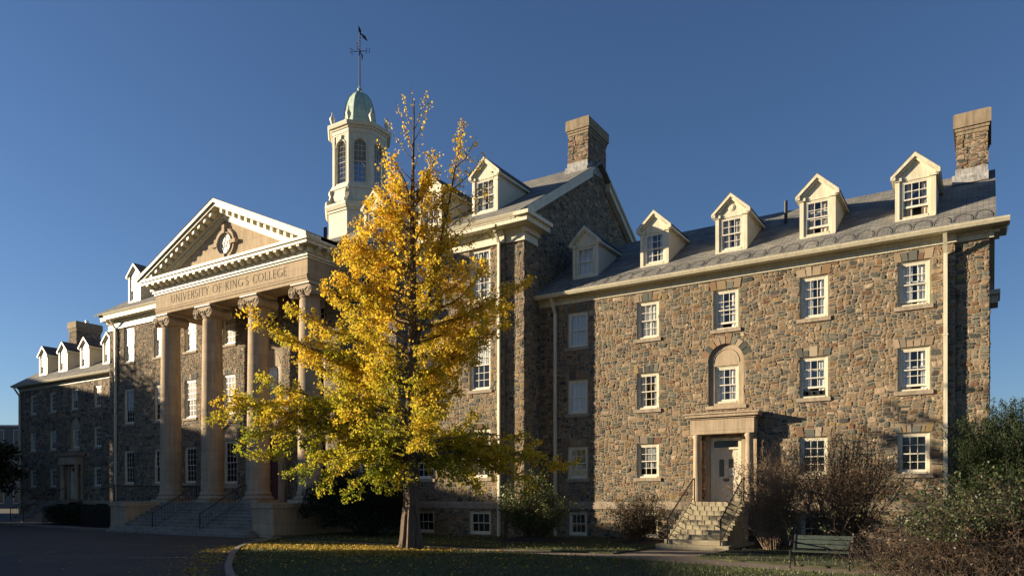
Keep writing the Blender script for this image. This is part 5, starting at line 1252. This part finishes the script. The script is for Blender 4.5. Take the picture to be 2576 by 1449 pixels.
# hedge and dark tree at the far left
T = thing('hedge', 'low dark clipped hedge before the left wing steps', 'hedge', (-50.0, 25.3, GZ))
pts = np.stack([RNG.uniform(-53.2, -45.8, 12000), RNG.uniform(24.6, 26.4, 12000), GZ+1.35*RNG.random(12000)**.6], 1); pts[:, 2] *= 1+.1*np.sin(pts[:, 0]*2.3)
leaf_mesh('foliage', pts, RNG.uniform(.08, .15, len(pts)), colmix(len(pts), [(.02, .035, .012), (.03, .045, .016), (.014, .024, .01)]), M_NEED, T, width=.32)
segs = [];
for i in range(60):
    b = np.array([RNG.uniform(-53, -46), RNG.uniform(24.9, 26.1), GZ]); limb(segs, path3(b, b+np.array([0, 0, 1.1])+RNG.normal(size=3)*.1, 0, 3, .03), .015, .005)
seg_mesh('stems', segs, M_DTWIG, T, 4)
def broad_tree(name, label, base, h, r, n, pal, group=None, lumps=9, trunk_r=.22, zc=.62):
    T = thing(name, label, 'tree', base, group); b = np.array(base); segs = []; pts = []
    top = b+np.array([0, 0, h*.75]); P = path3(b, top, 0, 6, .08); limb(segs, P, trunk_r, .06)
    for i in range(lumps):
        az = i*2.4; f = RNG.uniform(.25, .8); e = b+np.array([r*f*math.cos(az), r*f*math.sin(az), h*RNG.uniform(.42, .86)]); limb(segs, path3(P[RNG.integers(2, 6)], e, .2, 5, .06), trunk_r*.35, .03)
        pts.append(shell_pts(e, r*.52, r*.52, h*.17, n//lumps, .2, .3))
    pts.append(shell_pts(b+np.array([0, 0, h*zc]), r*.8, r*.8, h*(1-zc)*.98, n//3, .2, .5)); pts = np.concatenate(pts)
    seg_mesh('trunk', segs, M_DTWIG, T, 8); leaf_mesh('crown', pts, RNG.uniform(.12, .26, len(pts)), colmix(len(pts), pal), M_LEAF, T)
DG = [(.03, .04, .014), (.045, .055, .018), (.02, .028, .011)]
broad_tree('dark_tree', 'dark broad tree at the far left edge before the left wing', (-62.9, 25.2, GZ), 6.2, 2.3, 9000, DG, lumps=10, trunk_r=.16, zc=.5)
# black mesh fence by the podium
T = thing('mesh_fence', 'low black fence beside the portico podium', 'fence', (-43.6, 23.7, GZ)); mb = MB(); mb2 = MB()
for x in (-46.2, -44.1, -42.0): mb.box(x-.04, x+.04, 23.66, 23.74, GZ, 1.25)
mb.box(-46.2, -42.0, 23.68, 23.72, 1.15, 1.21); mb.box(-46.2, -42.0, 23.68, 23.72, .02, .07)
for i in range(52): mb2.box(-46.16+.08*i-.012, -46.16+.08*i+.012, 23.69, 23.71, .07, 1.15)
part('fence_frame', mb, M_BLACK, T); part('fence_bars', mb2, M_BLACK, T)
# mulch beds
M_BED = bpy.data.materials['mulch']
sheet('planting_bed', [(-28.0, 23.1), (-22.5, 23.6), (-21.5, 25.5), (-22, 28.4), (-28.0, 28.4)], LZ+.004, M_BED)
sheet('planting_bed', [(-7.6, 25.2), (-5.5, 24.2), (-2, 23.6), (3, 23.4), (8, 24), (8, 30), (-7.6, 29.9)], LZ+.004, M_BED)
sheet('planting_bed', [(-54, 24.2), (-45.2, 23.5), (-42, 23.4), (-42, 28.4), (-54, 28.4)], GZ+.108, M_BED)

# ------------------------------------------------------------------ bench
T = thing('park_bench', 'dark green slatted park bench with black iron ends beside the path', 'bench', (-3.7, 20.7, GZ))
M_SLAT = plain('green_slat_paint', (.045, .066, .048), .45, .25, 4, .15, 20)
X0, X1, BY = -4.45, -2.95, 20.45
mb = MB()
for k in range(4): mb.box(X0, X1, BY+.12*k, BY+.12*k+.095, .335+.0*k, .365)
part('seat', mb, M_SLAT, T)
mb = MB()
for k in range(3):
    z = .41+.12*k; y = BY+.52+.045*k; mb.prism([(X0, y, z), (X0, y+.035, z), (X0, y+.072, z+.10), (X0, y+.037, z+.10)], (X1-X0, 0, 0))
part('backrest', mb, M_SLAT, T)
for x in (X0+.03, X1-.03):
    mb = MB()
    mb.tube([(x, BY-.02, GZ), (x, BY+.03, .12), (x, BY, .33), (x, BY-.03, .5), (x, BY+.04, .6), (x, BY+.16, .62), (x, BY+.4, .58), (x, BY+.56, .56)], .024, 6)
    mb.tube([(x, BY+.58, GZ), (x, BY+.5, .1), (x, BY+.46, .32), (x, BY+.55, .5), (x, BY+.65, .77)], .024, 6)
    mb.tube([(x, BY, .325), (x, BY+.46, .318)], .02, 6); mb.tube([(x, BY+.03, .12), (x, BY+.25, .2), (x, BY+.5, .1)], .016, 6)
    part('bench_end', mb, M_BLACK, T, smooth=True)

# ------------------------------------------------------------------ grass and fallen leaves
def inpoly(P, poly):
    x, y = P[:, 0], P[:, 1]; c = np.zeros(len(P), bool); n = len(poly)
    for i in range(n):
        x0, y0 = poly[i]; x1, y1 = poly[(i+1) % n]
        m = ((y0 > y) != (y1 > y)) & (x < (x1-x0)*(y-y0)/((y1-y0) if y1 != y0 else 1e-9)+x0); c ^= m
    return c
gp_ = []
for pl, n in ((LAWN_F, 130000), (LAWN_B, 30000), (LAWN_R, 16000)):
    a = np.array(pl); lo, hi_ = a.min(0), a.max(0); P = lo+(hi_-lo)*RNG.random((n, 2)); gp_.append(P[inpoly(P, pl)])
P = np.concatenate(gp_); P = P[(P[:, 1] > 9) & (P[:, 0] < 3)]
n = len(P); H = RNG.uniform(.035, .085, n)*(1+.4*np.sin(P[:, 0]*1.3)*np.sin(P[:, 1]*1.7)); az = RNG.uniform(0, 2*PI, n); wd = RNG.uniform(.006, .012, n)
bx = np.stack([np.cos(az)*wd, np.sin(az)*wd], 1); ln = RNG.normal(size=(n, 2))*.03
V = np.zeros((n, 3, 3)); V[:, 0, :2] = P-bx; V[:, 1, :2] = P+bx; V[:, 2, :2] = P+ln; V[:, :2, 2] = LZ; V[:, 2, 2] = LZ+H
me = bpy.data.meshes.new('grass'); me.vertices.add(3*n); me.loops.add(3*n); me.polygons.add(n); me.vertices.foreach_set('co', V.astype(np.float32).ravel()); me.loops.foreach_set('vertex_index', np.arange(3*n, dtype=np.int32)); me.polygons.foreach_set('loop_start', np.arange(0, 3*n, 3, dtype=np.int32)); me.polygons.foreach_set('loop_total', np.full(n, 3, np.int32)); me.update(calc_edges=True)
at = me.color_attributes.new('Col', 'FLOAT_COLOR', 'POINT'); k = np.ones((n, 3, 4), np.float32); k[:, :, :3] = colmix(n, [(.075, .115, .02), (.095, .125, .026), (.13, .13, .04), (.055, .085, .018)])[:, None]; at.data.foreach_set('color', k.ravel())
me.materials.append(M_LEAF); g = link('grass', me); tag(g, 'short green lawn grass in front of the hall', 'grass', kind='stuff')
n = 5200; rr = np.abs(RNG.normal(size=n))*6.0; az = RNG.uniform(0, 2*PI, n); C = np.stack([GB[0]+rr*np.cos(az)-1, GB[1]+rr*np.sin(az)*.9-1.0, np.zeros(n)], 1)
m2 = 4300; C = np.concatenate([C, np.stack([RNG.uniform(-24, -15, m2), RNG.normal(18.3, .8, m2), np.zeros(m2)], 1)]); lane = KERB[2:9]; m = 1500; q = RNG.random(m)*(len(lane)-1); i = q.astype(int); la = np.array(lane); ex = la[i]+(la[np.minimum(i+1, len(lane)-1)]-la[i])*(q-i)[:, None]-np.abs(RNG.normal(size=(m, 2)))*np.array([.9, .7])-.2
C = np.concatenate([C, np.stack([ex[:, 0], ex[:, 1], np.zeros(m)], 1)])
C = C[(C[:, 1] < 28) & (C[:, 1] > 9) & (np.hypot(C[:, 0]+15.9, C[:, 1]-26.6) > 1.7)]
C = C[~((C[:, 0] < -27.7) & (C[:, 1] > 22))]; C = C[~((np.abs(C[:, 0]-WX[2]) < 1.6) & (C[:, 1] > 25.3))]
ing = inpoly(C, LAWN_F) | inpoly(C, LAWN_B) | inpoly(C, LAWN_R); kd = np.min(np.hypot(C[:, None, 0]-np.array(KERB)[None, :, 0], C[:, None, 1]-np.array(KERB)[None, :, 1]), 1); kp = ing | (kd < 1.3) | (RNG.random(len(C)) < .16); C = C[kp]; ing = ing[kp]; C[:, 2] = np.where(ing, LZ+.045+RNG.random(len(C))*.03, GZ+.018)
o = leaf_mesh('fallen_leaves', C, RNG.uniform(.045, .095, len(C)), colmix(len(C), [(.50, .33, .03), (.38, .25, .07), (.25, .16, .06), (.60, .44, .09), (.33, .30, .06)]), M_GLEAF, None, (0, 0, 0), flat=.45)
tag(o, 'yellow fallen ginkgo leaves scattered over lawn and asphalt', 'leaves', kind='stuff')

# ------------------------------------------------------------------ buildings beyond the left end
def slab_block(name, label, x, y, w, d, h, mat, nx, nz, rot=0.0, col=None, roof_h=0):
    T = thing(name, label, 'building', (x, y, GZ)); rm = Matrix.Rotation(rot, 4, 'Z')
    def tr_(mb): mb.v = [tuple(Vector((x, y, 0))+rm @ Vector(p)) for p in mb.v]; return mb
    mb = MB(); mb.box(-w/2, w/2, 0, d, GZ, h); part('wall', tr_(mb), mat, T)
    mb = MB(); mb.box(-w/2-.2, w/2+.2, -.2, d+.2, h, h+.35); part('roof', tr_(mb), M_LEAD, T)
    fr = MB(); gl = MB()
    for i in range(nx):
        for j in range(nz):
            cx = -w/2+w*(i+.5)/nx; cz = h*(j+.55)/nz; ww = w/nx*.3; hh = h/nz*.3
            gl.box(cx-ww, cx+ww, -.03, .05, cz-hh, cz+hh)
            for (a, b, c_, e) in ((cx-ww-.06, cx-ww, cz-hh, cz+hh), (cx+ww, cx+ww+.06, cz-hh, cz+hh), (cx-ww-.06, cx+ww+.06, cz+hh, cz+hh+.06), (cx-ww-.06, cx+ww+.06, cz-hh-.08, cz-hh), (cx-.03, cx+.03, cz-hh, cz+hh)): fr.box(a, b, -.06, .03, c_, e)
    part('window_frames', tr_(fr), M_SASH, T); part('window_glass', tr_(gl), plain('dark_window_glass', (.03, .035, .045), .08), T)
    return T
M_GREY = plain('grey_cladding', (.10, .11, .115), .7, .1, .6)
T = slab_block('modern_building', 'grey modern building with roof vents behind the left wing', -143, 63, 40, 14, 14.2, M_GREY, 9, 4, R(33))
mb = MB()
for q in (6, 9.5, 13): mb.lathe(-143+q*.84, 63+4+q*.54, [(.7, 14.4), (.7, 15.0), (1.0, 15.2), (.9, 15.9), (.3, 16.2)], 14)
part('roof_vent', mb, M_METAL, T, smooth=True)
# out of the picture to the left; lower halls and link added to throw shadows
def at_st(s, t): return (math.cos(SUN_AZ)*s+math.sin(SUN_AZ)*t, -math.sin(SUN_AZ)*s+math.cos(SUN_AZ)*t)
TE = math.tan(SUN_EL)
M_BRK = plain('brown_brick', (.17, .10, .07), .9, .2, 2, .2, 30)
def shade_hall(s0, s1, t, h, label, d=9, nx=6, nz=4):
    # local +x runs along the shadow line's across-axis, +y away from the hall
    x, y = at_st((s0+s1)/2, t); rot = math.atan2(-math.sin(SUN_AZ), math.cos(SUN_AZ))
    # face the hall: local -y must point along the light
    return slab_block('unseen_shade_hall', label, x, y, abs(s1-s0), d, h-GZ, M_BRK, nx, nz, rot+PI)
shade_hall(-82, -48.6, -80, 1.55+TE*80-.35, 'tall brick hall standing west of the drive', nx=10, nz=5)
shade_hall(-48.4, -26.7, -70, .55+TE*70-.35, 'unseen lower brick hall added south-west of the drive to cast shade', nx=7, nz=4)
shade_hall(-23.9, -2, -70, .35+TE*70-.35, 'unseen lower brick hall added south of the lawn to shade it', nx=7, nz=4)
shade_hall(-26.69, -23.91, -70, -3.0+TE*70-.35, 'unseen low brick link added between the two lower halls to block sun', nx=2, nz=3)
OG = [(.05, .06, .02), (.10, .09, .025), (.035, .045, .015)]
for s, t, h, r, nm in ((-47.0, -55, 5.0, 2.4, 'left'), (-41.6, -52, 2.7, 3.0, 'mid'), (-37.6, -50, 1.55, 2.2, 'right')):
    x, y = at_st(s, t); broad_tree('street_tree', {'left': 'tallest broad tree of three along the drive', 'mid': 'middle broad tree of three along the drive', 'right': 'lowest broad tree of three along the drive'}[nm], (x, y, GZ), h+TE*(-t), r, 7000, OG, 'trees along the drive', 10, .2, .7)

for x, y, h, r, lb in ((-42, -34, 13, 5, 'broad lawn tree far behind, nearest the brick halls'), (-27, -40, 14, 5.5, 'broad lawn tree behind with the tallest crown'), (-12, -36, 12.5, 5, 'broad lawn tree straight behind the lawn'), (3, -42, 14.5, 6, 'broad lawn tree behind with the widest crown'), (19, -38, 12, 5, 'broad lawn tree behind on the right')):
    broad_tree('lawn_tree', lb, (x, y, GZ), h, r, 5200, OG, 'trees across the lawn', 9, .25, .6)
